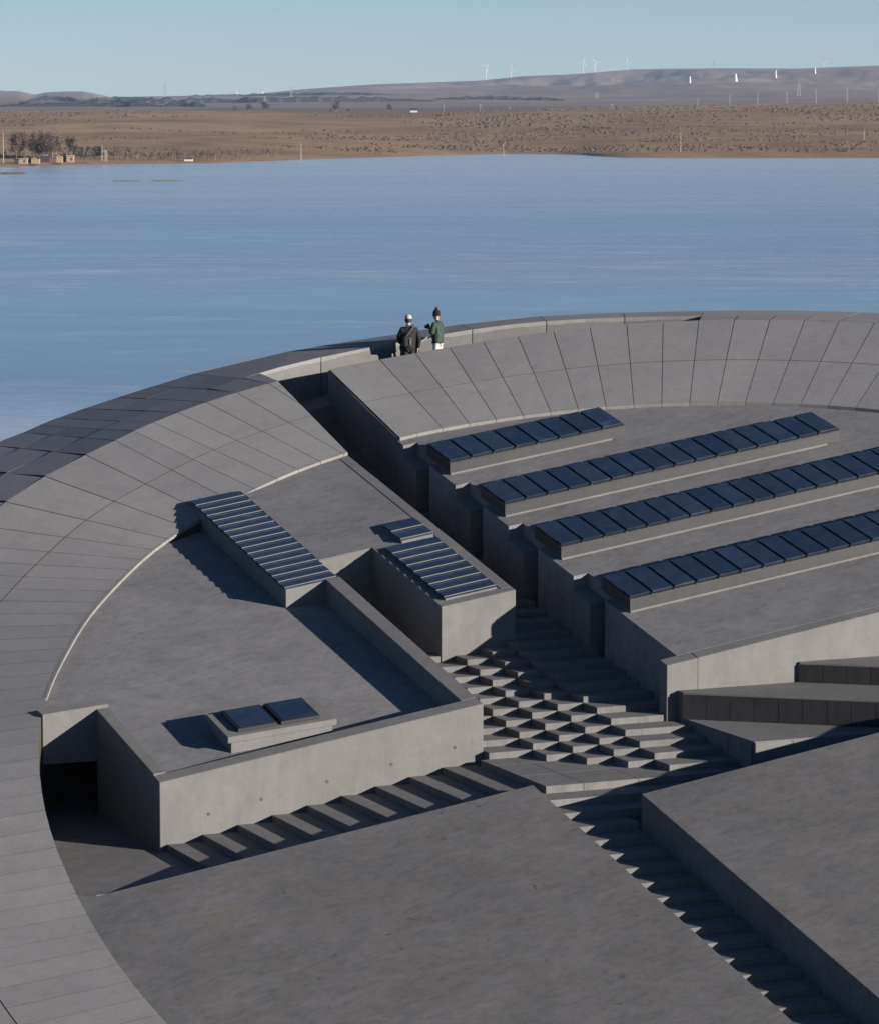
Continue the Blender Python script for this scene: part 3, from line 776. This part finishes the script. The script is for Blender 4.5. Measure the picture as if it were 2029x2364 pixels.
for k in range(4):
    v, f, tv, tf = tree_meshes(10, 3.6, 18, 1100, 40 + k); KIND['bare', k] = (me_('trunk', v, f, BARK), me_('crown', tv, tf, TWIG))
    v, f, tv, tf = tree_meshes(10, 2.4, 14, 520, 60 + k); KIND['slim', k] = (me_('trunk', v, f, BARK if k % 2 else PALEB), me_('crown', tv, tf, TWIG))
    v, f, tv, tf = tree_meshes(10, 2.2, 22, 620, 80 + k, True); KIND['ever', k] = (me_('trunk', v, f, BARK), me_('crown', tv, tf, EVER))
def plant_tree(kind, k, px, d, h, label, group, z=None):
    t, c = KIND[kind, k]; zz = steppe_z(px, d) if z is None else z
    r = root({'bare': 'bare_tree', 'slim': 'birch_tree', 'ever': 'pine_tree'}[kind], (far(px, d), d, zz - .2), label, 'tree', group)
    r.scale = (h / 10 * random.uniform(.9, 1.15), h / 10 * random.uniform(.9, 1.15), h / 10); r.rotation_euler.z = random.uniform(0, 6.28)
    for me, nm in ((t, 'trunk'), (c, 'crown')):
        o = bpy.data.objects.new(nm, me); COL.objects.link(o); o.parent = r
for i in range(16):
    px = random.gauss(118, 34) if i > 3 else random.uniform(20, 200)
    plant_tree('bare', i % 4, px, float(shore_d(px)) + random.uniform(45, 110), random.uniform(8.5, 12.5), 'leafless brown tree in the grove behind the lakeside huts', 'bare trees behind the huts')
for i in range(9):
    px = 178 + i * 7.5 + random.uniform(-2, 2); plant_tree('ever', i % 4, px, float(shore_d(px)) + random.uniform(40, 60), random.uniform(4.5, 6.3), 'dark evergreen in the short clump right of the huts', 'dark evergreens by the huts')
for i in range(64):
    px = 255 + 410 * (i + random.random()) / 64; plant_tree('slim', i % 4, px, float(shore_d(px)) + random.uniform(14, 55), random.uniform(4.0, 7.0) * (1.0 - .25 * (px - 255) / 410), 'thin pale-trunked bare tree in the row along the far shore', 'thin trees along the shore')
for i, px in enumerate((545, 577, 615, 765, 778, 805, 900)):
    hh = (4.5, 6, 7.5, 3, 9, 3.2, 6)[i]; d = 3260
    plant_tree('bare', i % 4, px, d, hh * 1.5, ('round bush on the steppe skyline left of the power line', 'bush on the steppe skyline, second from left', 'taller bush on the skyline beside the power line', 'low bush on the skyline before the tallest tree', 'tallest bare tree on the steppe skyline', 'small bush just right of the tallest skyline tree', 'broad bush on the skyline near the white shed')[i], 'bushes on the skyline')
# scattered shrubs over the steppe (uncountable)
sv, sf = [], []
ico = []
for k in range(6): an = k * math.pi / 3; ico.append((math.cos(an), math.sin(an), 0))
for i in range(9000):
    px = random.uniform(-60, 2090); u = random.random(); ds_ = float(shore_d(px))
    d = ds_ + 15 + (DR - ds_ - 40) * u ** 1.5
    dens = noise.noise(Vector((far(px, d) * .004, d * .004, 9))) + .5 * noise.noise(Vector((far(px, d) * .02, d * .012, 4)))
    if dens < (-.05 if px > 1000 else .12): continue
    z = steppe_z(px, d); x = far(px, d); r = random.uniform(.45, 1.15) * (1.0 + .35 * (d > 2300)); h = r * random.uniform(.5, .95); b = len(sv)
    for (cx, cy, _) in ico: sv.append((x + cx * r * random.uniform(.8, 1.5), d + cy * r, z - .1))
    for (cx, cy, _) in ico: sv.append((x + cx * r * random.uniform(.5, 1.0), d + cy * r * .7, z + h * random.uniform(.6, 1)))
    for k in range(6): sf.append((b + k, b + (k + 1) % 6, b + 6 + (k + 1) % 6, b + 6 + k))
    sf.append(tuple(b + 6 + k for k in range(6)))
mesh('steppe_shrubs', sv, sf, SHRUB, label='dark low shrubs dotted over the brown steppe', cat='shrubs', kind='stuff')

# ------------------------------------------------------------------ huts, poles, masts, turbines
YEL = plain('ochre_wall', (.30, .235, .13), .9); TAN = plain('tan_wall', (.33, .25, .18), .9); NAVY = plain('dark_roof', (.035, .04, .055), .8)
DKW = plain('dark_timber', (.05, .042, .04), .9); WHITE = plain('white_paint', (.54, .53, .52), .6, var=.04); POLE = plain('concrete_pole', (.33, .30, .27), .8)
def boxm(name, x0, x1, y0, y1, z0, z1, mat, parent): return prism(name, [(x0, y0, z1), (x1, y0, z1), (x1, y1, z1), (x0, y1, z1)], z0, mat, parent)
def hut(px0, px1, back, h, label, wmat, pitched=True, door=True):
    px = (px0 + px1) / 2; d = float(shore_d(px)) + back; x0, x1 = far(px0, d), far(px1, d); z = steppe_z(px, d); dp = (x1 - x0) * .9
    r = root('lakeside_hut', ((x0 + x1) / 2, d, z), label, 'hut', 'lakeside huts')
    boxm('wall', x0, x1, d, d + dp, z - .5, z + h, wmat, r)
    xm = (x0 + x1) / 2; rf = h * .42
    if pitched:
        v = [(x0 - .4, d - .3, z + h), (x1 + .4, d - .3, z + h), (xm, d - .3, z + h + rf), (x0 - .4, d + dp + .3, z + h), (x1 + .4, d + dp + .3, z + h), (xm, d + dp + .3, z + h + rf)]
        mesh('roof', v, [(0, 3, 5, 2), (1, 2, 5, 4), (0, 1, 4, 3), (3, 4, 5)], NAVY, r)
        g = [(x0, d - .02, z + h), (x1, d - .02, z + h), (xm, d - .02, z + h + rf * .86), (x0, d + .2, z + h), (x1, d + .2, z + h), (xm, d + .2, z + h + rf * .86)]
        mesh('gable', g, [(0, 1, 2), (5, 4, 3), (0, 2, 5, 3), (1, 4, 5, 2)], wmat, r)
    else: boxm('roof', x0 - .3, x1 + .3, d - .3, d + dp + .3, z + h + .003, z + h + .35, NAVY if wmat is not TAN else TAN, r)
    if door: boxm('window', x0 + (x1 - x0) * .55, x0 + (x1 - x0) * .8, d - .06, d + .02, z + h * .3, z + h * .75, DKW, r)
hut(38, 47, 10, 1.7, 'small dark shed at the left end of the lakeside huts', DKW, False, False)
hut(48, 67, 12, 1.8, 'low tan flat hut left of the first yellow hut', TAN, False)
hut(68, 76, 16, 2.0, 'narrow dark hut with pitched roof beside the first yellow hut', DKW, True, False)
hut(76, 95, 8, 2.0, 'left yellow gabled hut at the water edge', YEL, True, False)
hut(96, 118, 22, 2.2, 'dark flat-roofed hut between the two yellow gabled huts', DKW, False, False)
hut(134, 148, 16, 2.6, 'right yellow gabled hut at the water edge', YEL, True, False)
hut(149, 156, 20, 2.6, 'narrow dark hut behind the right yellow hut', DKW, True, False)
hut(158, 174, 16, 2.5, 'tan box hut with one window at the right end of the huts', TAN, False)
hut(428, 447, 8, .9, 'long low white boat shed on the shore below the thin trees', WHITE, False, False)
def jetty(px0, px1, back, label):
    d = float(shore_d((px0 + px1) / 2)) + back; x0, x1 = far(px0, d), far(px1, d)
    r = root('jetty', ((x0 + x1) / 2, d, 0), label, 'jetty', 'dark jetties by the huts')
    boxm('deck', x0, x1, d, d + 2.2, .55, .8, DKW, r)
    for k in range(5):
        xx = x0 + (x1 - x0) * (k + .5) / 5; boxm('post', xx - .15, xx + .15, d + .2, d + .5, -.5, .55, DKW, r)
jetty(72, 88, -6, 'short dark jetty below the left yellow hut'); jetty(122, 144, -3, 'dark jetty between the two yellow huts'); jetty(172, 205, 4, 'long dark jetty right of the tan hut')
def utility_pole(px, py0, py1, d, label, arm=True, group='utility poles', thick=.16, mat=None):
    x = far(px, d); z1 = zpix(py0, d); z0 = zpix(py1, d) - 1.5
    r = root('utility_pole', (x, d, z0), label, 'pole', group); v, f = [], []
    tube(v, f, (x, d, z0), (x, d, z1), thick * 1.25, thick * .8, 6); mesh('shaft', v, f, mat or POLE, r)
    if arm:
        boxm('crossarm', x - 1.0, x + 1.0, d - .08, d + .08, z1 - .9, z1 - .72, mat or POLE, r)
        for k in (-.85, 0, .85): boxm('insulator', x + k - .06, x + k + .06, d - .06, d + .06, z1 - .72, z1 - .45 + (.3 if k == 0 else 0), mat or POLE, r)
sd = lambda px: float(shore_d(px))
utility_pole(12.5, 305, 366, sd(12) + 20, 'tall white pole standing left of the lakeside huts', False, thick=.15, mat=POLE)
utility_pole(239, 334, 371, sd(239) + 25, 'thin grey pole left of the transformer poles', False)
utility_pole(246, 342, 370, sd(246) + 22, 'left pole of the pale transformer pair by the shore', True)
utility_pole(250, 344, 371, sd(250) + 22, 'right pole of the pale transformer pair by the shore', False)
utility_pole(696.5, 329, 370, sd(696) - 20, 'slim pole on the shore where the tree row ends', False)
utility_pole(1161, 330, 364, sd(1161) - 70, 'slim white pole standing in the water near the middle of the shore', False)
utility_pole(1568, 304, 352, sd(1568) + 60, 'slim pole on the right steppe just above the shore', False)
utility_pole(1719, 314, 330, sd(1719) + 400, 'short white post on the right steppe, left of two', False, mat=WHITE)
utility_pole(1758, 311, 327, sd(1758) + 420, 'short white post on the right steppe, right of two', False, mat=WHITE)
utility_pole(1989, 297, 336, sd(1989) + 250, 'tall thin pole on the steppe near the right edge', False)
nm = ['first', 'second', 'third', 'fourth', 'fifth', 'sixth', 'seventh', 'eighth', 'ninth', 'tenth', 'eleventh']
for i, (px, y0, y1) in enumerate(((1024, 240, 257), (1108, 239, 256), (1175, 245, 256), (1410, 238, 247), (1607, 226, 244), (1680, 218, 240), (1744, 215, 239), (1811, 211, 237), (1878, 206, 235), (1949, 201, 233), (2022, 200, 233))):
    utility_pole(px, y0, y1, 3270, nm[i] + ' power pole from the left along the right skyline of the steppe', True, 'power poles on the skyline', .2)
LAT = plain('galvanised_steel', (.30, .29, .29), .6)
def pylon(px, y0, y1, d, label):
    x = far(px, d); z1 = zpix(y0, d); z0 = zpix(y1, d) - 3; w = (z1 - z0) * .10; v, f = [], []
    r = root('lattice_pylon', (x, d, z0), label, 'pylon', 'lattice pylons')
    for sx in (-1, 1):
        for sy in (-1, 1): tube(v, f, (x + sx * w, d + sy * w, z0), (x + sx * w * .15, d + sy * w * .15, z1), .5, .35, 4)
    mesh('mast_legs', v, f, LAT, r); v, f = [], []
    n = 7
    for k in range(n):
        a, b = k / n, (k + 1) / n; wa, wb = w * (1 - .85 * a), w * (1 - .85 * b); za, zb = z0 + (z1 - z0) * a, z0 + (z1 - z0) * b
        tube(v, f, (x - wa, d - wa, za), (x + wb, d - wb, zb), .28, .28, 3); tube(v, f, (x + wa, d - wa, za), (x - wb, d - wb, zb), .28, .28, 3)
    mesh('bracing', v, f, LAT, r); v, f = [], []
    for q in (.72, .84, .95): tube(v, f, (x - w * 1.5, d, z0 + (z1 - z0) * q), (x + w * 1.5, d, z0 + (z1 - z0) * q), .35, .35, 4)
    mesh('crossarm', v, f, LAT, r)
pylon(226, 216, 249, 7600, 'grey lattice pylon before the left hills'); pylon(675, 199, 240, 7600, 'grey lattice pylon left of centre on the far plain')
pylon(1375, 212, 250, 7600, 'grey lattice pylon below the hills right of centre'); pylon(1839, 188, 236, 7600, 'grey lattice pylon before the right hills'); pylon(614, 222, 256, 6000, 'thin lattice pylon on the skyline by the bushes')
pylon(1642, 139, 157, 12900, 'radio mast on the crest of the right hills'); pylon(385, 190, 222, 9500, 'slim grey mast on the left plain')
def turbine(px, yb, yh, label, rot, d=12600.0):
    x = far(px, d); z0 = zpix(yb, d) - 20; z1 = zpix(yh, d); R0 = 21
    r = root('wind_turbine', (x, d, z0), label, 'wind turbine', 'wind turbines on the hills'); v, f = [], []
    tube(v, f, (x, d, z0), (x, d, z1), 1.5, 1.0, 8); mesh('tower', v, f, WHITE, r); v, f = [], []
    tube(v, f, (x, d - 5, z1 + .8), (x, d + 6, z1 + .8), 2.0, 1.7, 8); mesh('nacelle', v, f, WHITE, r)
    v, f = [], []; tube(v, f, (x, d - 7.5, z1 + .8), (x, d - 5, z1 + .8), 1.0, 2.0, 8); mesh('hub', v, f, WHITE, r)
    for k in range(3):
        an = rot + k * 2.0944; v, f = [], []; dx, dz = math.cos(an), math.sin(an)
        prof = [(.5, .9), (4, 1.5), (12, 1.0), (R0, .4)]
        for (rr, wd_) in prof:
            c = (x + dx * rr, d - 6, z1 + .8 + dz * rr)
            v += [(c[0] - dz * wd_, c[1], c[2] + dx * wd_), (c[0], c[1] - .6, c[2]), (c[0] + dz * wd_, c[1], c[2] - dx * wd_), (c[0], c[1] + .6, c[2])]
        for i in range(3):
            for j in range(4): f.append((i * 4 + j, i * 4 + (j + 1) % 4, i * 4 + 4 + (j + 1) % 4, i * 4 + 4 + j))
        mesh('blade', v, f, WHITE, r)
for (px, yb, yh, lb, rt) in ((1121, 180, 155, 'leftmost wind turbine on the hill skyline', .8), (1178, 177, 160, 'smaller wind turbine second from left', 1.5), (1343, 168, 144, 'left one of the close pair of wind turbines', 1.2),
                             (1371, 166, 145, 'right one of the close pair of wind turbines', 2.2), (1443, 159, 143, 'single wind turbine right of the close pair, mostly behind the crest', 1.57), (1893, 155, 147, 'faint wind turbine blades above the right hills', .6)):
    turbine(px, yb, yh, lb, rt)
def white_tower(px, y0, y1, d, label, w=5):
    x = far(px, d); z1 = zpix(y0, d); z0 = zpix(y1, d) - 4; r = root('white_tower', (x, d, z0), label, 'tower', 'white towers on the hills'); v, f = [], []
    tube(v, f, (x, d, z0), (x, d, z1 - (z1 - z0) * .15), w, w * .55, 8); mesh('shaft', v, f, WHITE, r); v, f = [], []
    tube(v, f, (x, d, z1 - (z1 - z0) * .15), (x, d, z1), w * .6, w * .35, 8); mesh('cap', v, f, WHITE, r)
for (px, y0, y1, lb) in ((550, 210, 219, 'left small white tower above the dark wooded strip'), (609, 210, 218, 'second small white tower above the dark wooded strip'), (1412, 183, 194, 'small white tower low on the hill right of centre'), (1588, 176, 192, 'white tower on the hillside below the pale track'),
                         (1693, 170, 186, 'brightest broad white tower on the right hillside'), (1785, 162, 180, 'slim white tower second from the right'), (1875, 155, 172, 'tall tapering white tower on the right hill')):
    white_tower(px, y0, y1, first_d(px, y1) - 20, lb, 5.5 if px == 1693 else 3.5)
def shed(px0, px1, y0, y1, d, label):
    x0, x1 = far(px0, d), far(px1, d); z1, z0 = zpix(y0, d), zpix(y1, d) - 2; r = root('white_shed', ((x0 + x1) / 2, d, z0), label, 'shed', 'white sheds')
    boxm('wall', x0, x1, d, d + 12, z0, z1, WHITE, r); xm = (x0 + x1) / 2
    v = [(x0 - .5, d - .5, z1), (x1 + .5, d - .5, z1), (x1 + .5, d + 12.5, z1), (x0 - .5, d + 12.5, z1), (x0, d + 6, z1 + 2), (x1, d + 6, z1 + 2)]
    mesh('roof', v, [(0, 1, 5, 4), (2, 3, 4, 5), (0, 4, 3), (1, 2, 5), (0, 3, 2, 1)], NAVY, r)
shed(948, 964, 253.5, 259, 3240, 'small white shed on the steppe skyline'); shed(1290, 1299, 226, 230, 7800, 'white block on the far plain below the hills')

# ------------------------------------------------------------------ the air between here and the hills
hz = bpy.data.materials.new('haze'); hz.use_nodes = True; ht = hz.node_tree; ht.nodes.clear()
pv = ht.nodes.new('ShaderNodeVolumePrincipled'); pv.inputs['Color'].default_value = (.64, .79, 1.0, 1); pv.inputs['Density'].default_value = 2.8e-5; pv.inputs['Anisotropy'].default_value = .0
oo = ht.nodes.new('ShaderNodeOutputMaterial'); ht.links.new(pv.outputs[0], oo.inputs['Volume'])
X, Y1, Y2, ZA, ZC = 4200, -120, 15500, -8, 330
mesh('haze', [(-X, Y1, ZA), (X, Y1, ZA), (X, Y2, ZA), (-X, Y2, ZA), (-X, Y1, ZC), (X, Y1, ZC), (X, Y2, ZC), (-X, Y2, ZC)],
     [(0, 3, 2, 1), (4, 5, 6, 7), (0, 1, 5, 4), (1, 2, 6, 5), (2, 3, 7, 6), (3, 0, 4, 7)], hz, kind='stuff', label='thin blue air haze over the lake and hills', cat='haze')

# ------------------------------------------------------------------ the two people at the parapet
SKIN = plain('skin', (.42, .25, .17), .55, var=.05); HAIR = plain('black_hair', (.012, .010, .010), .6)
CREAM = plain('cream_cap', (.40, .35, .27), .85, var=.05); KNIT = plain('black_knit', (.008, .008, .009), .95)
JKT = plain('dark_brown_jacket', (.007, .0055, .006), .8, var=.25, scale=14); GRN = plain('green_jacket', (.021, .042, .027), .75, var=.25, scale=12)
BLK = plain('black_trousers', (.010, .010, .011), .85); WHT = plain('white_trousers', (.62, .57, .53), .85, var=.10, scale=16); GREY = plain('grey_pocket', (.085, .09, .097), .7)
NYL = plain('black_nylon', (.010, .011, .013), .6); RED = plain('red_trim', (.20, .03, .02), .7)
def skin_mesh(name, J, E_, mat, parent, rootv, sub=2):
    keys = list(J); idx = {k: i for i, k in enumerate(keys)}
    me = bpy.data.meshes.new(name); me.from_pydata([J[k][0] for k in keys], [(idx[a], idx[b]) for a, b in E_], []); me.materials.append(mat)
    o = bpy.data.objects.new(name, me); COL.objects.link(o); o.parent = parent
    m = o.modifiers.new('skin', 'SKIN'); m.use_smooth_shade = True; m.branch_smoothing = .35
    for k in keys:
        r = J[k][1]; sv_ = me.skin_vertices[0].data[idx[k]]; sv_.radius = r if isinstance(r, tuple) else (r, r); sv_.use_root = (k == rootv)
    s_ = o.modifiers.new('subsurf', 'SUBSURF'); s_.levels = sub; s_.render_levels = sub
    return o
def lathe(name, prof, mat, parent, center, n=16, sx=1.0, sy=1.0, tilt=None):
    v, f = [], []
    for (r, z) in prof:
        for k in range(n):
            an = 2 * math.pi * k / n; p = Vector((r * sx * math.cos(an), r * sy * math.sin(an), z))
            if tilt is not None: p = tilt @ p
            v.append(tuple(p + Vector(center)))
    for i in range(len(prof) - 1):
        for k in range(n): f.append((i * n + k, i * n + (k + 1) % n, (i + 1) * n + (k + 1) % n, (i + 1) * n + k))
    f.append(tuple((len(prof) - 1) * n + k for k in range(n)))
    me = bpy.data.meshes.new(name); me.from_pydata(v, [], f); me.materials.append(mat)
    for p in me.polygons: p.use_smooth = True
    o = bpy.data.objects.new(name, me); COL.objects.link(o); o.parent = parent; return o
def lbox(name, c, s_, mat, parent, bev=.01):
    x, y, z = c; a, b, h = s_[0] / 2, s_[1] / 2, s_[2] / 2
    v = [(x + i * a, y + j * b, z + k * h) for i in (-1, 1) for j in (-1, 1) for k in (-1, 1)]
    f = [(0, 1, 3, 2), (4, 6, 7, 5), (0, 4, 5, 1), (2, 3, 7, 6), (0, 2, 6, 4), (1, 5, 7, 3)]
    me = bpy.data.meshes.new(name); me.from_pydata(v, [], f); me.materials.append(mat)
    o = bpy.data.objects.new(name, me); COL.objects.link(o); o.parent = parent; bevel(o, bev, 2); return o
def person(loc, rotz, arms, mats, label, lean=0.0, head_turn=0.0, head_down=0.0, sc=.97, hem=.78):
    """local axes: x right, y facing, z up; arms = (left elbow, left wrist, right elbow, right wrist)"""
    r = root('person', loc, label, 'person'); r.rotation_euler.z = rotz; r.scale = (sc,) * 3
    le, lw, re_, rw = [Vector(a) for a in arms]
    hd = Vector((math.sin(head_turn), math.cos(head_turn), 0)); hs = Vector((hd.y, -hd.x, 0))
    hc = Vector((0, .035 + lean, 1.60)); 
    J = {'pelvis': ((0, 0, .95), (.15, .11)), 'spine': ((0, lean * .4, 1.14), (.135, .10)), 'chest': ((0, lean * .8, 1.33), (.16, .11)), 'neck0': ((0, lean + .0, 1.455), .062), 'neck1': ((0, lean + .012, 1.51), .056),
         'head0': (tuple(hc + hd * (.01 - head_down)), (.066, .08)), 'head1': (tuple(hc + Vector((0, 0, .075)) + hd * (-.012)), (.074, .088)), 'head2': (tuple(hc + Vector((0, 0, .125)) + hd * (-.015)), .05),
         'nose': (tuple(hc + hd * .105 + Vector((0, 0, .018 - head_down))), .012), 'chin': (tuple(hc + hd * .07 + Vector((0, 0, -.055))), .026),
         'earl': (tuple(hc - hs * .078 + Vector((0, 0, .03))), .016), 'earr': (tuple(hc + hs * .078 + Vector((0, 0, .03))), .016),
         'shl': ((-.175, lean, 1.41), .062), 'shr': ((.175, lean, 1.41), .062), 'ell': (tuple(le), .045), 'elr': (tuple(re_), .045), 'wrl': (tuple(lw), .029), 'wrr': (tuple(rw), .029),
         'hpl': ((-.09, 0, .88), .088), 'hpr': ((.09, 0, .88), .088), 'knl': ((-.10, .025, .49), .058), 'knr': ((.10, .025, .49), .058), 'anl': ((-.10, -.01, .09), .040), 'anr': ((.10, -.01, .09), .040), 'tol': ((-.115, .14, .045), .036), 'tor': ((.115, .14, .045), .036)}
    E_ = [('pelvis', 'spine'), ('spine', 'chest'), ('chest', 'neck0'), ('neck0', 'neck1'), ('neck1', 'head0'), ('head0', 'head1'), ('head1', 'head2'), ('head0', 'nose'), ('head0', 'chin'), ('head0', 'earl'), ('head0', 'earr'),
          ('chest', 'shl'), ('chest', 'shr'), ('shl', 'ell'), ('shr', 'elr'), ('ell', 'wrl'), ('elr', 'wrr'), ('pelvis', 'hpl'), ('pelvis', 'hpr'), ('hpl', 'knl'), ('hpr', 'knr'), ('knl', 'anl'), ('knr', 'anr'), ('anl', 'tol'), ('anr', 'tor')]
    for sd_, (e, w_) in (('l', (le, lw)), ('r', (re_, rw))):
        d = (w_ - e).normalized(); u = Vector((0, 1, 0)) if abs(d.y) < .8 else Vector((1, 0, 0)); u = (u - d * u.dot(d)).normalized(); q = d.cross(u)
        J['palm' + sd_] = (tuple(w_ + d * .055), (.034, .018)); E_.append(('wr' + sd_, 'palm' + sd_))
        for k, (off, ln) in enumerate(((-.030, .062), (-.010, .075), (.010, .080), (.028, .068))):
            a_ = w_ + d * .092 + u * off; b_ = a_ + d * ln * .5 + q * .012; c_ = a_ + d * ln * .85 + q * .035
            for nme, pp in (('a', a_), ('b', b_), ('c', c_)): J[f'f{sd_}{k}{nme}'] = (tuple(pp), .0088)
            E_ += [('palm' + sd_, f'f{sd_}{k}a'), (f'f{sd_}{k}a', f'f{sd_}{k}b'), (f'f{sd_}{k}b', f'f{sd_}{k}c')]
        J[f't{sd_}a'] = (tuple(w_ + d * .045 + u * -.042), .010); J[f't{sd_}b'] = (tuple(w_ + d * .085 + u * -.058 + q * .015), .009)
        E_ += [('palm' + sd_, f't{sd_}a'), (f't{sd_}a', f't{sd_}b')]
    skin_mesh('body', J, E_, SKIN, r, 'pelvis', 2)
    K = {'hem': ((0, 0, hem), (.205, .155)), 'waist': ((0, lean * .3, 1.08), (.22, .17)), 'chest': ((0, lean * .8, 1.30), (.22, .17)), 'top': ((0, lean, 1.42), (.13, .10)), 'collar': ((0, lean, 1.50), .078),
         'shl': ((-.185, lean, 1.40), .088), 'shr': ((.185, lean, 1.40), .088), 'ell': (tuple(le), .074), 'elr': (tuple(re_), .074), 'wrl': (tuple(lw.lerp(le, .05)), .054), 'wrr': (tuple(rw.lerp(re_, .05)), .054)}
    skin_mesh('jacket', K, [('hem', 'waist'), ('waist', 'chest'), ('chest', 'top'), ('top', 'collar'), ('chest', 'shl'), ('chest', 'shr'), ('shl', 'ell'), ('shr', 'elr'), ('ell', 'wrl'), ('elr', 'wrr')], mats[0], r, 'waist', 2)
    T = {'p': ((0, 0, .93), (.13, .10)), 'hpl': ((-.085, 0, .84), .095), 'hpr': ((.085, 0, .84), .095), 'knl': ((-.105, .02, .49), .088), 'knr': ((.105, .02, .49), .088), 'anl': ((-.105, 0, .10), .075), 'anr': ((.105, 0, .10), .075)}
    skin_mesh('trousers', T, [('p', 'hpl'), ('p', 'hpr'), ('hpl', 'knl'), ('hpr', 'knr'), ('knl', 'anl'), ('knr', 'anr')], mats[1], r, 'p', 2)
    for sx in (-1, 1): lbox('shoe', (sx * .11, .06, .045), (.10, .28, .09), NYL, r, .03)
    return r, hc, hd
def spot(px, o):
    best = min(np.arange(38.5, 46, .02), key=lambda s: abs(IW / 2 + F * ringp(o, s)[0] / ringp(o, s)[1] * math.cos(0) - px))
    p = ringp(o, best); return (p[0], p[1], parap(5.9, best)[2] - 1.0)
p1 = spot(944, 5.42)
r1, hc, hd = person(p1, rad(12), ((-.27, .03, 1.13), (-.17, .22, .98), (.275, -.03, 1.12), (.255, .05, .85)), (JKT, BLK), 'person in a dark jacket and cream cap looking out over the lake', 0.0, .35, .0, .97)
cp = lathe('cap', [(.090, -.03), (.094, .0), (.091, .035), (.078, .07), (.048, .092), (.012, .099)], CREAM, r1, tuple(hc + Vector((0, 0, .075)) - hd * .012), 18, 1.0, 1.12)
bv = [tuple(hc + Vector((0, 0, .045)) + hd * (.095 + .085 * (1 - (k / 4 - 1) ** 2)) + Vector((hd.y, -hd.x, 0)) * (.085 * (k / 4 - 1)) + Vector((0, 0, q))) for q in (0, .012) for k in range(9)] + [tuple(hc + Vector((0, 0, .05)) + hd * .06 + Vector((hd.y, -hd.x, 0)) * s_ * .09 + Vector((0, 0, q))) for q in (0, .012) for s_ in (-1, 1)]
me = bpy.data.meshes.new('brim'); me.from_pydata(bv, [], [tuple(range(9)) + (19, 18), tuple(range(17, 8, -1)) + (20, 21)] + [(k, k + 9, k + 10, k + 1) for k in range(8)]); me.materials.append(CREAM)
ob = bpy.data.objects.new('brim', me); COL.objects.link(ob); ob.parent = cp
lathe('hair', [(.083, -.07), (.094, -.02), (.096, .03)], HAIR, r1, tuple(hc + Vector((0, 0, .035)) - hd * .03), 14, 1, 1)
lbox('shoulder_trim', (.12, -.095, 1.43), (.10, .05, .022), RED, r1, .01)
bg_ = root('sling_bag', p1, 'black sling bag with grey pocket on the back of the person in cream cap', 'bag'); bg_.rotation_euler.z = rad(12)
lbox('bag_body', (-.085, -.205, 1.02), (.20, .10, .28), NYL, bg_, .045); lbox('pocket', (-.01, -.268, 1.03), (.055, .03, .17), GREY, bg_, .012)
v, f = [], []; path = [(-.10, -.19, 1.16), (.0, -.185, 1.28), (.09, -.15, 1.40), (.135, -.06, 1.475), (.12, .08, 1.43)]
for k in range(4): tube(v, f, path[k], path[k + 1], .012, .012, 6)
me = bpy.data.meshes.new('strap'); me.from_pydata(v, [], f); me.materials.append(GREY); ob = bpy.data.objects.new('strap', me); COL.objects.link(ob); ob.parent = bg_
p2 = spot(1010, 5.36)
r2, hc, hd = person(p2, rad(62), ((-.26, .04, 1.13), (-.12, .17, 1.22), (.26, .02, 1.12), (.10, .20, 1.05)), (GRN, WHT), 'person in a green jacket, white trousers and pointed black beanie holding a camera', .02, -.15, .015, .97, .85)
lathe('beanie', [(.086, -.055), (.094, -.02), (.092, .04), (.074, .085), (.046, .118), (.036, .135), (.040, .152), (.028, .175), (.010, .184)], KNIT, r2, tuple(hc + Vector((0, 0, .055)) - hd * .012), 18, 1.0, 1.1)
cm = root('camera_body', p2, 'black camera held up at the chest by the person in green', 'camera'); cm.rotation_euler.z = rad(62)
lbox('body', (-.07, .25, 1.27), (.13, .06, .10), NYL, cm, .015); lbox('viewfinder', (-.07, .25, 1.335), (.05, .05, .035), NYL, cm, .008)
v, f = [], []; tube(v, f, (-.07, .27, 1.27), (-.07, .33, 1.265), .042, .046, 12)
me = bpy.data.meshes.new('lens'); me.from_pydata(v, [], f); me.materials.append(NYL); ob = bpy.data.objects.new('lens', me); COL.objects.link(ob); ob.parent = cm
